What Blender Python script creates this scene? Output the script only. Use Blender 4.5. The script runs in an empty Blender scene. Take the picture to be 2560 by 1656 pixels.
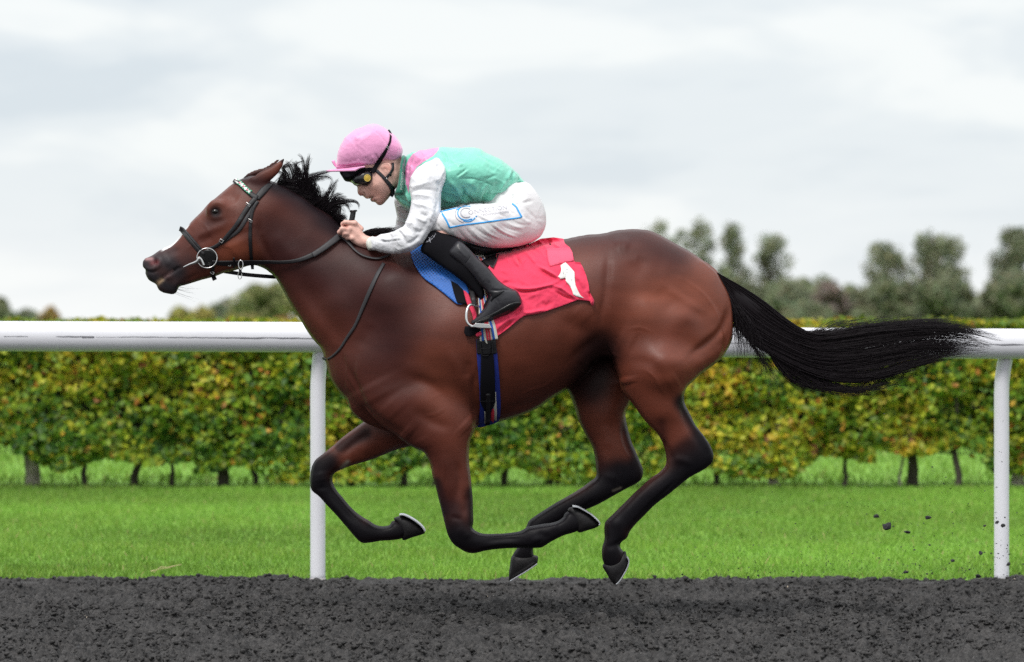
import bpy, math, random
import numpy as np
from mathutils import Vector, Matrix
from mathutils.bvhtree import BVHTree
from mathutils.geometry import delaunay_2d_cdt
rng = np.random.default_rng(7)
random.seed(7)
sc = bpy.context.scene
COL = sc.collection
# ------------------------------------------------------------------ camera, world, sun, exposure
FPX, HC, YH, DC = 9978.0, 1.184, 817.0, 16.0      # focal length in pixels of a 2560 px frame, eye height, horizon row, distance
cam = bpy.data.cameras.new('camera'); camo = bpy.data.objects.new('camera', cam); COL.objects.link(camo)
cam.sensor_width = 36.0; cam.lens = 36.0 * FPX / 2560.0
cam.shift_y = -(828.0 - YH) / 2560.0
cam.clip_start = 0.5; cam.clip_end = 3000
camo.location = (0, -DC, HC); camo.rotation_euler = (math.radians(90), 0, 0)
cam.dof.use_dof = True; cam.dof.focus_distance = DC - 0.25
cam.dof.aperture_fstop = cam.lens / 38.0
sc.camera = camo
SUN_EL, SUN_AZ = math.radians(52), math.radians(208)     # azimuth from +Y clockwise
world = bpy.data.worlds.new('World'); sc.world = world; world.use_nodes = True
nt = world.node_tree; nt.nodes.clear()
def N(t, typ, **kw):
    n = t.nodes.new(typ)
    for k, v in kw.items():
        if k.startswith('in_'):
            n.inputs[int(k[3:]) if k[3:].isdigit() else k[3:].replace('_', ' ')].default_value = v
        else: setattr(n, k, v)
    return n
def ramp(t, pts, interp='LINEAR'):
    r = t.nodes.new('ShaderNodeValToRGB'); r.color_ramp.interpolation = interp
    e = r.color_ramp.elements
    while len(e) < len(pts): e.new(0.5)
    for i, (p, c) in enumerate(pts):
        e[i].position = p; e[i].color = (c, c, c, 1) if not hasattr(c, '__len__') else (*c[:3], 1)
    return r
L = nt.links.new
out = N(nt, 'ShaderNodeOutputWorld'); bg = N(nt, 'ShaderNodeBackground'); bg.inputs[1].default_value = 0.1
sky = N(nt, 'ShaderNodeTexSky', sky_type='NISHITA', sun_disc=False, sun_elevation=SUN_EL, sun_rotation=SUN_AZ)
tc = N(nt, 'ShaderNodeTexCoord'); sep = N(nt, 'ShaderNodeSeparateXYZ'); L(tc.outputs['Generated'], sep.inputs[0])
mp = N(nt, 'ShaderNodeMapping'); mp.inputs['Scale'].default_value = (11.0, 11.0, 44.0); mp.inputs['Location'].default_value = (1.3, 0.4, 2.15)
L(tc.outputs['Generated'], mp.inputs[0])
n1 = N(nt, 'ShaderNodeTexNoise'); n1.inputs['Scale'].default_value = 1.0; n1.inputs['Detail'].default_value = 5; n1.inputs['Roughness'].default_value = 0.5
n1.inputs['Distortion'].default_value = 0.35
L(mp.outputs[0], n1.inputs['Vector'])
cr = ramp(nt, [(0.33, (6.7, 7.35, 7.85)), (0.47, (7.7, 8.2, 8.5)), (0.62, (8.9, 9.2, 9.2))], 'EASE')
L(n1.outputs['Fac'], cr.inputs[0])
hr = ramp(nt, [(0.0, (9.6, 9.7, 9.6)), (0.06, (8.2, 8.6, 8.8)), (0.45, (12, 12.3, 12.5)), (1.0, (19, 19.4, 19.8))])
L(sep.outputs['Z'], hr.inputs[0])
# a pale band at the horizon, cloud relief above
hf = ramp(nt, [(0.0, 0.7), (0.025, 0.3), (0.05, 0.0), (0.6, 0.5), (1.0, 1.0)]); L(sep.outputs['Z'], hf.inputs[0])
m1 = N(nt, 'ShaderNodeMix', data_type='RGBA'); L(hf.outputs[0], m1.inputs['Factor']); L(cr.outputs[0], m1.inputs['A']); L(hr.outputs[0], m1.inputs['B'])
m2 = N(nt, 'ShaderNodeMix', data_type='RGBA'); m2.inputs['Factor'].default_value = 0.94
L(sky.outputs[0], m2.inputs['A']); L(m1.outputs['Result'], m2.inputs['B'])
L(m2.outputs['Result'], bg.inputs[0]); L(bg.outputs[0], out.inputs[0])
sun = bpy.data.lights.new('sun', 'SUN'); sun.energy = 1.9; sun.angle = math.radians(14); sun.color = (1.0, 0.965, 0.92)
suno = bpy.data.objects.new('sun', sun); COL.objects.link(suno)
sd = Vector((math.sin(SUN_AZ) * math.cos(SUN_EL), math.cos(SUN_AZ) * math.cos(SUN_EL), math.sin(SUN_EL)))
suno.rotation_euler = sd.to_track_quat('Z', 'Y').to_euler(); suno.location = sd * 30
sc.view_settings.view_transform = 'Standard'; sc.view_settings.look = 'None'
sc.view_settings.exposure = 0.11; sc.view_settings.gamma = 1.0; sc.view_settings.use_curve_mapping = False
sc.render.engine = 'CYCLES'; sc.cycles.use_denoising = False; sc.cycles.sample_clamp_indirect = 4.0
sc.cycles.max_bounces = 8; sc.cycles.transparent_max_bounces = 8
# ------------------------------------------------------------------ measuring helpers
CR = dict(A=(340,360,3.85), B=(780,280,3.666), C=(980,560,2.852), D=(640,640,3.08), E=(740,1020,2.976), F=(1340,540,3.08),
  G=(1300,900,2.655), H=(1760,640,2.976), I=(800,290,6.4167), J=(830,500,7.7), K=(1080,480,7.0), L=(980,360,5.9525),
  M=(0,640,2.566), N=(1560,500,2.381), O=(0,1180,2.381), Q=(1700,1100,2.7686), R=(350,540,7.333), S=(560,380,8.555),
  T=(680,380,6.4167), U=(1140,640,7.333), V=(1180,820,5.923), W=(1230,590,7.333), X=(1600,1100,2.4802), Z=(0,0,0.93), P=(0,0,1.0))
def px(*segs):
    if len(segs) == 1 and isinstance(segs[0], np.ndarray): return segs[0]
    """segments of measured outline -> one array in photograph pixels"""
    o = []
    for t, pts in segs:
        x0, y0, s = CR[t]
        o += [(x0 + a / s, y0 + b / s) for a, b in pts]
    return np.array(o, float)
def w3(p, y=0.0):
    p = np.atleast_2d(np.asarray(p, float)); y = np.broadcast_to(np.asarray(y, float), (len(p),))
    k = (DC + y) / FPX
    return np.stack([(p[:, 0] - 1280) * k, y, HC + (YH - p[:, 1]) * k], 1)
def topx(v):
    k = FPX / (DC + v[:, 1]); return np.stack([1280 + v[:, 0] * k, YH - (v[:, 2] - HC) * k], 1)
def ctrl(cs):
    if not isinstance(cs, (list, tuple)): return lambda P: np.full(len(P), float(cs))
    C = np.array([list(px((t, [(a, b)]))[0]) + [v] for t, a, b, v in cs])
    def f(P):
        d2 = (P[:, None, 0] - C[None, :, 0]) ** 2 + (P[:, None, 1] - C[None, :, 1]) ** 2
        wgt = 1.0 / (d2 + 80.0) ** 1.5
        return (wgt * C[None, :, 2]).sum(1) / wgt.sum(1)
    return f
def catmull(p, n=4, closed=True):
    p = np.asarray(p, float); m = len(p); o = []
    rngm = range(m) if closed else range(m - 1)
    for i in rngm:
        if closed: a, b, c, d = p[i-1], p[i], p[(i+1) % m], p[(i+2) % m]
        else: a, b, c, d = p[max(i-1, 0)], p[i], p[i+1], p[min(i+2, m-1)]
        for t in np.arange(n) / n:
            o.append(0.5*((2*b)+(c-a)*t+(2*a-5*b+4*c-d)*t*t+(3*b-a-3*c+d)*t**3))
    if not closed: o.append(p[-1])
    return np.array(o)
def seg_dist(P, A, B):
    ab = B - A; t = np.clip(((P - A) @ ab) / (ab @ ab + 1e-12), 0, 1)
    q = P - A - t[:, None] * ab
    return np.sqrt((q * q).sum(1))
def poly_dist(P, pts):
    d = np.full(len(P), 1e9)
    if len(pts) == 1: return np.hypot(P[:, 0] - pts[0][0], P[:, 1] - pts[0][1])
    for i in range(len(pts) - 1): d = np.minimum(d, seg_dist(P, pts[i], pts[i+1]))
    return d
def sdist(P, poly):
    m = len(poly); d = np.full(len(P), 1e9); ins = np.zeros(len(P), bool)
    for i in range(m):
        a, b = poly[i], poly[(i+1) % m]
        d = np.minimum(d, seg_dist(P, a, b))
        c = (a[1] > P[:, 1]) != (b[1] > P[:, 1])
        xi = (b[0]-a[0]) * (P[:, 1]-a[1]) / (b[1]-a[1] + 1e-15) + a[0]
        ins ^= c & (P[:, 0] < xi)
    return np.where(ins, d, -d)
def poisson(mask, h):
    if min(mask.shape) > 14:
        c = poisson(mask[::2, ::2], h * 2)
        u = np.repeat(np.repeat(c, 2, 0), 2, 1)[:mask.shape[0], :mask.shape[1]]; it = 50
    else: u = np.zeros(mask.shape); it = 200
    M = mask.astype(float); u = u * M; p = np.zeros((mask.shape[0] + 2, mask.shape[1] + 2)); hh = h * h
    for _ in range(it):
        p[1:-1, 1:-1] = u
        u = M * (0.1 * u + 0.9 * 0.25 * (p[:-2, 1:-1] + p[2:, 1:-1] + p[1:-1, :-2] + p[1:-1, 2:] + hh))
    return u
def smooth(x, a, b):
    t = np.clip((x - a) / (b - a), 0, 1); return t * t * (3 - 2 * t)
# ------------------------------------------------------------------ implicit modelling on a grid
class Vol:
    def __init__(s, lo, hi, h):
        s.lo = np.array(lo, float); s.h = h; s.n = np.ceil((np.array(hi) - s.lo) / h).astype(int) + 1
        s.f = np.full(s.n, -0.12, np.float32)
    def ax(s, i): return s.lo[i] + np.arange(s.n[i]) * s.h
    def box(s, lo, hi):
        a = np.clip(np.floor((np.array(lo) - s.lo) / s.h).astype(int), 0, s.n - 1)
        b = np.clip(np.ceil((np.array(hi) - s.lo) / s.h).astype(int) + 1, 1, s.n)
        return a, b
    def put(s, a, b, d, r, sub=False):
        sl = tuple(slice(a[i], b[i]) for i in range(3)); g = s.f[sl]; d = np.clip(d, -0.12, 0.3).astype(np.float32)
        if sub: d = -d; hh = np.clip(0.5 + 0.5 * (d - g) / r, 0, 1); s.f[sl] = d * (1 - hh) + g * hh - r * hh * (1 - hh)
        else: hh = np.clip(0.5 + 0.5 * (g - d) / r, 0, 1); s.f[sl] = d * (1 - hh) + g * hh + r * hh * (1 - hh)
    def sil(s, outline, y=0.0, k=0.8, r=0.02, off=0.0, strokes=None, mirror=False, n=4, flat=0):
        """solid whose side view is the outline; its thickness swells smoothly from the edge, y = plane, k = width/depth"""
        yf, kf = ctrl(y), ctrl(k)
        op = catmull(outline, n); ow = w3(op, yf(op)); poly = ow[:, [0, 2]]
        m = 5 * s.h + abs(off)
        a, b = s.box((poly[:, 0].min() - m, -9, poly[:, 1].min() - m), (poly[:, 0].max() + m, 9, poly[:, 1].max() + m))
        X, Z = s.ax(0)[a[0]:b[0]], s.ax(2)[a[2]:b[2]]
        G = np.stack(np.meshgrid(X, Z, indexing='ij'), -1).reshape(-1, 2)
        S = sdist(G, poly) + off
        PX = topx(np.stack([G[:, 0], np.zeros(len(G)), G[:, 1]], 1)); yc = yf(PX)
        PX = topx(np.stack([G[:, 0], yc, G[:, 1]], 1)); yc = yf(PX); kk = kf(PX)
        sh = (len(X), len(Z)); S2 = S.reshape(sh)
        u = poisson(S2 > 0, s.h)
        c = 2 * s.h
        u = u * smooth(S2, 0, c) + np.clip(S2, -0.05, c) * 0.012
        h2 = 2 * (kk.reshape(sh) ** 2) * u
        if flat: h2 = np.where(h2 > 0, flat * flat * np.tanh(np.maximum(h2, 0) / flat ** 2), h2)
        g0, g1 = np.gradient(h2, s.h); gg = g0 ** 2 + g1 ** 2
        hn = h2
        if strokes is not None:
            rel = relief(PX, strokes).reshape(sh) * smooth(S2, 0, 0.02)
            hh_ = np.sqrt(np.maximum(h2, 0)) + rel; hn = np.where(h2 > 0, np.maximum(hh_, 0.001) ** 2, h2)
        Y = s.ax(1)[None, :, None]
        for sg in ((1, -1) if mirror else (1,)):
            dy = Y * sg - yc.reshape(sh)[:, None, :]
            H = np.where(dy < 0, hn[:, None, :], h2[:, None, :])
            d = (H - dy * dy) / (np.sqrt(4 * dy * dy + gg[:, None, :]) + 1e-3)
            # away from the outline the edge distance bounds the solid
            s.put((a[0], 0, a[2]), (b[0], s.n[1], b[2]), d, r)
    def cap(s, p, q, ra, rb=None, r=0.01, sub=False):
        rb = ra if rb is None else rb; p = np.array(p, float); q = np.array(q, float); m = max(ra, rb) + 0.03
        a, b = s.box(np.minimum(p, q) - m, np.maximum(p, q) + m)
        if (b <= a).any(): return
        g = np.stack(np.meshgrid(*[s.ax(i)[a[i]:b[i]] for i in range(3)], indexing='ij'), -1)
        ab = q - p; t = np.clip(((g - p) @ ab) / (ab @ ab + 1e-12), 0, 1)
        d = ra + (rb - ra) * t - np.linalg.norm(g - p - t[..., None] * ab, axis=-1)
        s.put(a, b, d, r, sub)
    def ell(s, c, rad, r=0.01, sub=False, rot=0.0):
        c = np.array(c, float); rad = np.array(rad, float); m = max(rad) + 0.03
        a, b = s.box(c - m, c + m); g = np.stack(np.meshgrid(*[s.ax(i)[a[i]:b[i]] for i in range(3)], indexing='ij'), -1) - c
        if rot:
            cx, sx = math.cos(rot), math.sin(rot); x, z = g[..., 0] * cx + g[..., 2] * sx, -g[..., 0] * sx + g[..., 2] * cx
            g = np.stack([x, g[..., 1], z], -1)
        q = np.linalg.norm(g / rad, axis=-1); gr = np.linalg.norm(g / rad ** 2, axis=-1) + 1e-6
        s.put(a, b, q * (1 - q) / gr, r, sub)
    def mesh(s, iters=3):
        f = s.f; ins = f > 0
        cnt = np.zeros(s.n - 1, np.uint8)
        for i in (0, 1):
            for j in (0, 1):
                for k in (0, 1): cnt += ins[i:i+s.n[0]-1, j:j+s.n[1]-1, k:k+s.n[2]-1]
        act = np.argwhere((cnt > 0) & (cnt < 8)); idx = np.full(s.n - 1, -1, np.int32)
        idx[tuple(act.T)] = np.arange(len(act))
        cs = [(i, j, k) for i in (0, 1) for j in (0, 1) for k in (0, 1)]
        val = {c: f[act[:, 0]+c[0], act[:, 1]+c[1], act[:, 2]+c[2]] for c in cs}
        acc = np.zeros((len(act), 3)); num = np.zeros(len(act))
        for c in cs:
            for ax in range(3):
                if c[ax]: continue
                c2 = tuple(c[q] + (q == ax) for q in range(3)); a, b = val[c], val[c2]
                x = (a > 0) != (b > 0); t = np.where(x, a / np.where(x, a - b, 1), 0)
                for q in range(3): acc[:, q] += x * (c[q] + (t if q == ax else 0))
                num += x
        V = s.lo + s.h * (act + acc / num[:, None])
        Q = []
        for ax in range(3):
            o1, o2 = [(1, 2), (2, 0), (0, 1)][ax]
            s0 = [slice(None)] * 3; s1 = [slice(None)] * 3; s0[ax] = slice(0, -1); s1[ax] = slice(1, None)
            for sl in (s0, s1): sl[o1] = slice(1, -1); sl[o2] = slice(1, -1)
            A, B = ins[tuple(s0)], ins[tuple(s1)]; e = np.argwhere(A != B); sg = A[tuple(e.T)]
            e[:, o1] += 1; e[:, o2] += 1
            q = []
            for d1, d2 in ((0, 0), (-1, 0), (-1, -1), (0, -1)):
                ee = e.copy(); ee[:, o1] += d1; ee[:, o2] += d2; q.append(idx[tuple(ee.T)])
            q = np.stack(q, 1); q[~sg] = q[~sg][:, ::-1]; Q.append(q)
        Q = np.concatenate(Q); Q = Q[(Q >= 0).all(1)]
        E = np.concatenate([Q[:, [i, (i+1) % 4]] for i in range(4)])
        deg = np.bincount(E.ravel(), minlength=len(V)).astype(float) + 1e-9
        for it in range(iters):
            for lam in (0.55, -0.5 if it < iters - 1 else 0.0):
                S_ = np.stack([np.bincount(E[:, 0], V[E[:, 1], q], len(V)) + np.bincount(E[:, 1], V[E[:, 0], q], len(V)) for q in range(3)], 1)
                V = V + lam * (S_ / deg[:, None] - V)
        return V, Q
def vnormals(V, Q):
    n = np.cross(V[Q[:, 2]] - V[Q[:, 0]], V[Q[:, 3 if Q.shape[1] > 3 else 1]] - V[Q[:, 1]]) if Q.shape[1] > 3 else np.cross(V[Q[:, 1]] - V[Q[:, 0]], V[Q[:, 2]] - V[Q[:, 0]])
    o = np.stack([sum(np.bincount(Q[:, c], n[:, q], len(V)) for c in range(Q.shape[1])) for q in range(3)], 1)
    return o / (np.linalg.norm(o, axis=1, keepdims=True) + 1e-12)
def relief(P, strokes):
    """height in metres from measured muscle ridges / creases / folds: (tag, points, width px, millimetres)"""
    r = np.zeros(len(P))
    for t, pts, wd, mm in strokes:
        q = px((t, pts))
        if len(q) > 2: q = catmull(q, 3, False)
        lo, hi = q.min(0) - 3 * wd, q.max(0) + 3 * wd
        m = ((P > lo) & (P < hi)).all(1)
        if not m.any(): continue
        d, tt = poly_dist_t(P[m], q)
        if len(q) > 1: mm_ = mm * (0.15 + 0.85 * smooth(tt, -0.02, 0.3) * smooth(1 - tt, -0.02, 0.3))
        else: mm_ = mm
        r[m] += mm_ * 1e-3 * np.exp(-(d / wd) ** 2)
    return r
def poly_dist_t(P, pts):
    if len(pts) == 1: return np.hypot(P[:, 0] - pts[0][0], P[:, 1] - pts[0][1]), np.full(len(P), .5)
    L_ = np.concatenate([[0], np.cumsum(np.linalg.norm(np.diff(pts, axis=0), axis=1))]); d = np.full(len(P), 1e9); tt = np.zeros(len(P))
    for i in range(len(pts) - 1):
        A_, B_ = pts[i], pts[i+1]; ab = B_ - A_; t = np.clip(((P - A_) @ ab) / (ab @ ab + 1e-12), 0, 1)
        e = np.linalg.norm(P - A_ - t[:, None] * ab, axis=1); m = e < d
        d[m] = e[m]; tt[m] = (L_[i] + t[m] * (L_[i+1] - L_[i])) / (L_[-1] + 1e-9)
    return d, tt
def mk(name, V, F, mat=None, parent=None, smooth_=True, col=None, mats=None):
    me = bpy.data.meshes.new(name)
    V = np.asarray(V, float)
    if isinstance(F, np.ndarray):
        k = F.shape[1]; me.vertices.add(len(V)); me.vertices.foreach_set('co', V.ravel())
        me.loops.add(F.size); me.loops.foreach_set('vertex_index', F.ravel().astype(np.int32))
        me.polygons.add(len(F)); me.polygons.foreach_set('loop_start', np.arange(len(F), dtype=np.int32) * k)
        me.polygons.foreach_set('loop_total', np.full(len(F), k, np.int32)); me.update(calc_edges=True)
    else: me.from_pydata([tuple(v) for v in V], [], F); me.update()
    if smooth_: me.polygons.foreach_set('use_smooth', np.ones(len(me.polygons), bool))
    if col is not None:
        at = me.color_attributes.new('Col', 'FLOAT_COLOR', 'POINT')
        at.data.foreach_set('color', np.concatenate([col, np.ones((len(col), 1))], 1).ravel())
    o = bpy.data.objects.new(name, me); COL.objects.link(o)
    if mat: me.materials.append(mat)
    if parent: o.parent = parent
    return o
def empty(name, loc=(0, 0, 0)):
    o = bpy.data.objects.new(name, None); COL.objects.link(o); o.location = loc; o.empty_display_size = 0.1; return o
def tag(o, label=None, cat=None, group=None, kind=None):
    for k, v in (('label', label), ('category', cat), ('group', group), ('kind', kind)):
        if v: o[k] = v
    return o
def under(o, root):
    """parent keeping the world position (things stand at their base)"""
    o.parent = root; o.matrix_parent_inverse = Matrix.Translation(-Vector(root.location)); return o
def crumple(P, amp, size, seed):
    """small irregular creases of thin cloth"""
    ca, sa = math.cos(.6), math.sin(.6); a, b = P[:, 0] * ca + P[:, 1] * sa, -P[:, 0] * sa + P[:, 1] * ca
    wx, wy = size * .8 * vnoise(a, b, size * 1.3, seed + 5), size * .8 * vnoise(a, b, size * 1.1, seed + 6)
    r1 = np.abs(vnoise(a * .55 + wx, b + wy, size, seed) - .5) * 2; r2 = np.abs(vnoise(a + wy, b * .6 - wx, size * .45, seed + 1) - .5) * 2
    return amp * ((1 - r1) ** 3 - .35 + .45 * ((1 - r2) ** 3 - .35))
def vnoise(x, y, s, seed=0):
    """smooth value noise, cell size s"""
    r_ = np.random.default_rng(seed); T = r_.random((256, 256)); a, b = x / s, y / s
    i, j = np.floor(a).astype(int), np.floor(b).astype(int); u, v = a - i, b - j; u = u*u*(3-2*u); v = v*v*(3-2*v)
    g = lambda p, q: T[p % 256, q % 256]
    return (g(i, j)*(1-u)+g(i+1, j)*u)*(1-v) + (g(i, j+1)*(1-u)+g(i+1, j+1)*u)*v
# ------------------------------------------------------------------ materials
def mat(name, col, rough=0.6, spec=0.5, metal=0.0, noise=0.0, nscale=30, bump=0.0, bscale=200, sheen=0.0, attr=False, coat=0.0, stretch=None, trans=0.0):
    m = bpy.data.materials.new(name); m.use_nodes = True; t = m.node_tree; b = t.nodes['Principled BSDF']; K = t.links.new
    b.inputs['Roughness'].default_value = rough; b.inputs['Specular IOR Level'].default_value = spec; b.inputs['Metallic'].default_value = metal
    b.inputs['Sheen Weight'].default_value = sheen; b.inputs['Coat Weight'].default_value = coat
    if trans: b.inputs['Transmission Weight'].default_value = trans
    tcn = N(t, 'ShaderNodeTexCoord'); vec = tcn.outputs['Object']
    if stretch: mpn = N(t, 'ShaderNodeMapping'); mpn.inputs['Scale'].default_value = stretch; K(vec, mpn.inputs[0]); vec = mpn.outputs[0]
    if attr: a = N(t, 'ShaderNodeAttribute', attribute_name='Col'); src = a.outputs['Color']
    else: a = N(t, 'ShaderNodeRGB'); a.outputs[0].default_value = (*col, 1); src = a.outputs[0]
    if noise:
        nz = N(t, 'ShaderNodeTexNoise'); nz.inputs['Scale'].default_value = nscale; nz.inputs['Detail'].default_value = 6; K(vec, nz.inputs['Vector'])
        mr = N(t, 'ShaderNodeMapRange'); mr.inputs['From Min'].default_value = 0.3; mr.inputs['From Max'].default_value = 0.7
        mr.inputs['To Min'].default_value = 1 - noise; mr.inputs['To Max'].default_value = 1 + noise; K(nz.outputs['Fac'], mr.inputs[0])
        mx = N(t, 'ShaderNodeVectorMath', operation='SCALE'); K(src, mx.inputs[0]); K(mr.outputs[0], mx.inputs['Scale']); src = mx.outputs[0]
    K(src, b.inputs['Base Color'])
    if bump:
        nb = N(t, 'ShaderNodeTexNoise'); nb.inputs['Scale'].default_value = bscale; nb.inputs['Detail'].default_value = 4; K(vec, nb.inputs['Vector'])
        bp = N(t, 'ShaderNodeBump'); bp.inputs['Strength'].default_value = 1.0; bp.inputs['Distance'].default_value = bump; K(nb.outputs['Fac'], bp.inputs['Height'])
        K(bp.outputs[0], b.inputs['Normal'])
    return m

# ------------------------------------------------------------------ laying things on a surface
CAM = Vector((0, -DC, HC))
def cast(p, bvh, toward=None):
    """where the line of sight through photograph pixel p meets the surface (nearest part of the surface if it passes beside it)"""
    for k in range(14):
        q = p if toward is None else (p[0] + (toward[0] - p[0]) * k * .06, p[1] + (toward[1] - p[1]) * k * .06)
        d = Vector(((q[0] - 1280) / FPX, 1.0, (YH - q[1]) / FPX))
        hit = bvh.ray_cast(CAM, d.normalized(), 60)[0]
        if hit is not None:
            if k: return Vector(w3(p, hit.y + .002 * k)[0]), Vector((0, -1, 0))
            return hit, bvh.ray_cast(CAM, d.normalized(), 60)[1]
        if toward is None: break
    return None, None
def resample(p, step):
    p = np.asarray(p, float); l = np.concatenate([[0], np.cumsum(np.linalg.norm(np.diff(p, axis=0), axis=1))])
    n = max(2, int(l[-1] / step) + 1); t = np.linspace(0, l[-1], n)
    return np.stack([np.interp(t, l, p[:, i]) for i in range(p.shape[1])], 1), t / l[-1]
def ribbon(name, seg, width, mt, parent, bvh=None, off=.003, thick=.004, y=None, step=3.5, smo=2, lift=None, crown=.35):
    """a strap: follows measured points, lies on bvh (or at depth y), raised a little, with rounded top"""
    c, t = resample(catmull(px(*seg) if isinstance(seg, list) else px(seg), 6, False), step)
    tg = np.gradient(c, axis=0); tg /= np.linalg.norm(tg, axis=1, keepdims=True) + 1e-9; nr = np.stack([-tg[:, 1], tg[:, 0]], 1)
    W = np.interp(t, np.linspace(0, 1, len(width)), width) if hasattr(width, '__len__') else np.full(len(c), float(width))
    us = np.array([-1, -.5, 0, .5, 1.0]); D = np.zeros((len(c), 5))
    if y is not None:
        yy = np.interp(t, np.linspace(0, 1, len(y)), y) if hasattr(y, '__len__') else np.full(len(c), y); D[:] = yy[:, None]
    else:
        cen = c.mean(0); last = None
        for i in range(len(c)):
            for j, u in enumerate(us):
                p = c[i] + nr[i] * u * W[i] / 2; h, _ = cast(p, bvh, c[i] * .6 + cen * .4 if u == 0 else c[i]); 
                if h is None: D[i, j] = np.nan
                else: D[i, j] = h.y
        for j in range(5):
            col = D[:, j]; ok = ~np.isnan(col)
            if ok.any(): D[:, j] = np.interp(np.arange(len(c)), np.where(ok)[0], col[ok])
        if np.isnan(D).any(): D[:] = np.nanmean(D) if not np.isnan(D).all() else 0
        D = np.minimum(D, D.mean(1, keepdims=True) + .01)
        for _ in range(smo): D[1:-1] = (D[:-2] + D[1:-1] * 2 + D[2:]) / 4
    if lift is not None: D = D - np.interp(t, np.linspace(0, 1, len(lift)), lift)[:, None]
    V, Fc = [], []
    for i in range(len(c)):
        for j, u in enumerate(us):
            p = c[i] + nr[i] * u * W[i] / 2; V.append(w3(p, D[i, j] - off - thick * (1 - crown * abs(u) ** 2))[0])
        for u in (1, -1):
            p = c[i] + nr[i] * u * W[i] / 2; V.append(w3(p, D[i, 2 if 0 else (4 if u > 0 else 0)] - off + .002)[0])
    m = 7
    for i in range(len(c) - 1):
        for j in range(7): Fc.append((i*m + j, i*m + (j+1) % 7, (i+1)*m + (j+1) % 7, (i+1)*m + j))
    Fc.append(tuple(range(m))[::-1]); Fc.append(tuple((len(c)-1)*m + k for k in range(m)))
    o = mk(name, V, Fc, mt, parent)
    for p_ in o.data.polygons: p_.use_smooth = len(p_.vertices) == 4
    fixn(o); return o
def fixn(o):
    import bmesh
    b = bmesh.new(); b.from_mesh(o.data); bmesh.ops.recalc_face_normals(b, faces=b.faces); b.to_mesh(o.data); b.free()
def patch(name, seg, mt, parent, bvh, off=.004, thick=.004, step=5.0, strokes=None, cm=3, col=None, smo=3, crum=None):
    """a sheet with the measured outline, laid on a surface, with real thickness and folds"""
    o0 = px(*seg) if isinstance(seg, list) else px(seg)
    ol, _ = resample(np.concatenate([catmull(o0, cm), o0[:1]]) if cm else np.concatenate([o0, o0[:1]]), step); ol = ol[:-1]
    lo, hi = ol.min(0), ol.max(0)
    gx, gy = np.arange(lo[0] + step / 2, hi[0], step), np.arange(lo[1] + step / 2, hi[1], step * .87)
    G = np.array([(x + (step / 2 if j % 2 else 0), yv) for j, yv in enumerate(gy) for x in gx]) if len(gx) and len(gy) else np.zeros((0, 2))
    if len(G): G = G[sdist(G, ol) > step * .55]
    P = np.concatenate([ol, G]) if len(G) else ol
    n = len(ol)
    r = delaunay_2d_cdt([Vector(p) for p in P], [(i, (i+1) % n) for i in range(n)], [], 1, 1e-4)
    P = np.array([tuple(v) for v in r[0]]); T = np.array([tuple(f) for f in r[2]]); cen = P.mean(0)
    D = np.full(len(P), np.nan)
    for i, p in enumerate(P):
        h, _ = cast(p, bvh, cen)
        if h is not None: D[i] = h.y
    if np.isnan(D).any():
        bad = np.where(np.isnan(D))[0]; ok = np.where(~np.isnan(D))[0]
        for i in bad: D[i] = D[ok[np.argmin(((P[ok] - P[i]) ** 2).sum(1))]] if len(ok) else 0
    E = np.concatenate([T[:, [0, 1]], T[:, [1, 2]], T[:, [2, 0]]]); deg = np.bincount(E.ravel(), minlength=len(P)) + 1e-9
    for _ in range(smo):
        s_ = np.bincount(E[:, 0], D[E[:, 1]], len(P)) + np.bincount(E[:, 1], D[E[:, 0]], len(P)); D = np.minimum(D, .4 * D + .6 * s_ / deg) if smo > 3 else .4 * D + .6 * s_ / deg
    rel = relief(P, strokes) if strokes else 0
    if crum: rel = rel + crumple(P, *crum)
    top = w3(P, D - off - thick - rel); bot = w3(P, D - off - rel)
    V = np.concatenate([top, bot]); nP = len(P)
    # triangles facing the camera on top
    A_ = P[T]; ar = (A_[:, 1, 0]-A_[:, 0, 0])*(A_[:, 2, 1]-A_[:, 0, 1]) - (A_[:, 1, 1]-A_[:, 0, 1])*(A_[:, 2, 0]-A_[:, 0, 0])
    T = np.where((ar > 0)[:, None], T[:, ::-1], T)
    ed = {}
    for tr in T:
        for a, b in ((0, 1), (1, 2), (2, 0)): ed[(int(tr[a]), int(tr[b]))] = 1
    B_ = [(a, b) for a, b in ed if (b, a) not in ed]
    Fc = [tuple(int(x) for x in t_) for t_ in T] + [tuple(int(x) + nP for x in t_[::-1]) for t_ in T] + [(b, a, a + nP, b + nP) for a, b in B_]
    o = mk(name, V, Fc, mt, parent, col=None if col is None else np.concatenate([col(P), col(P)]))
    return o
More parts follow.
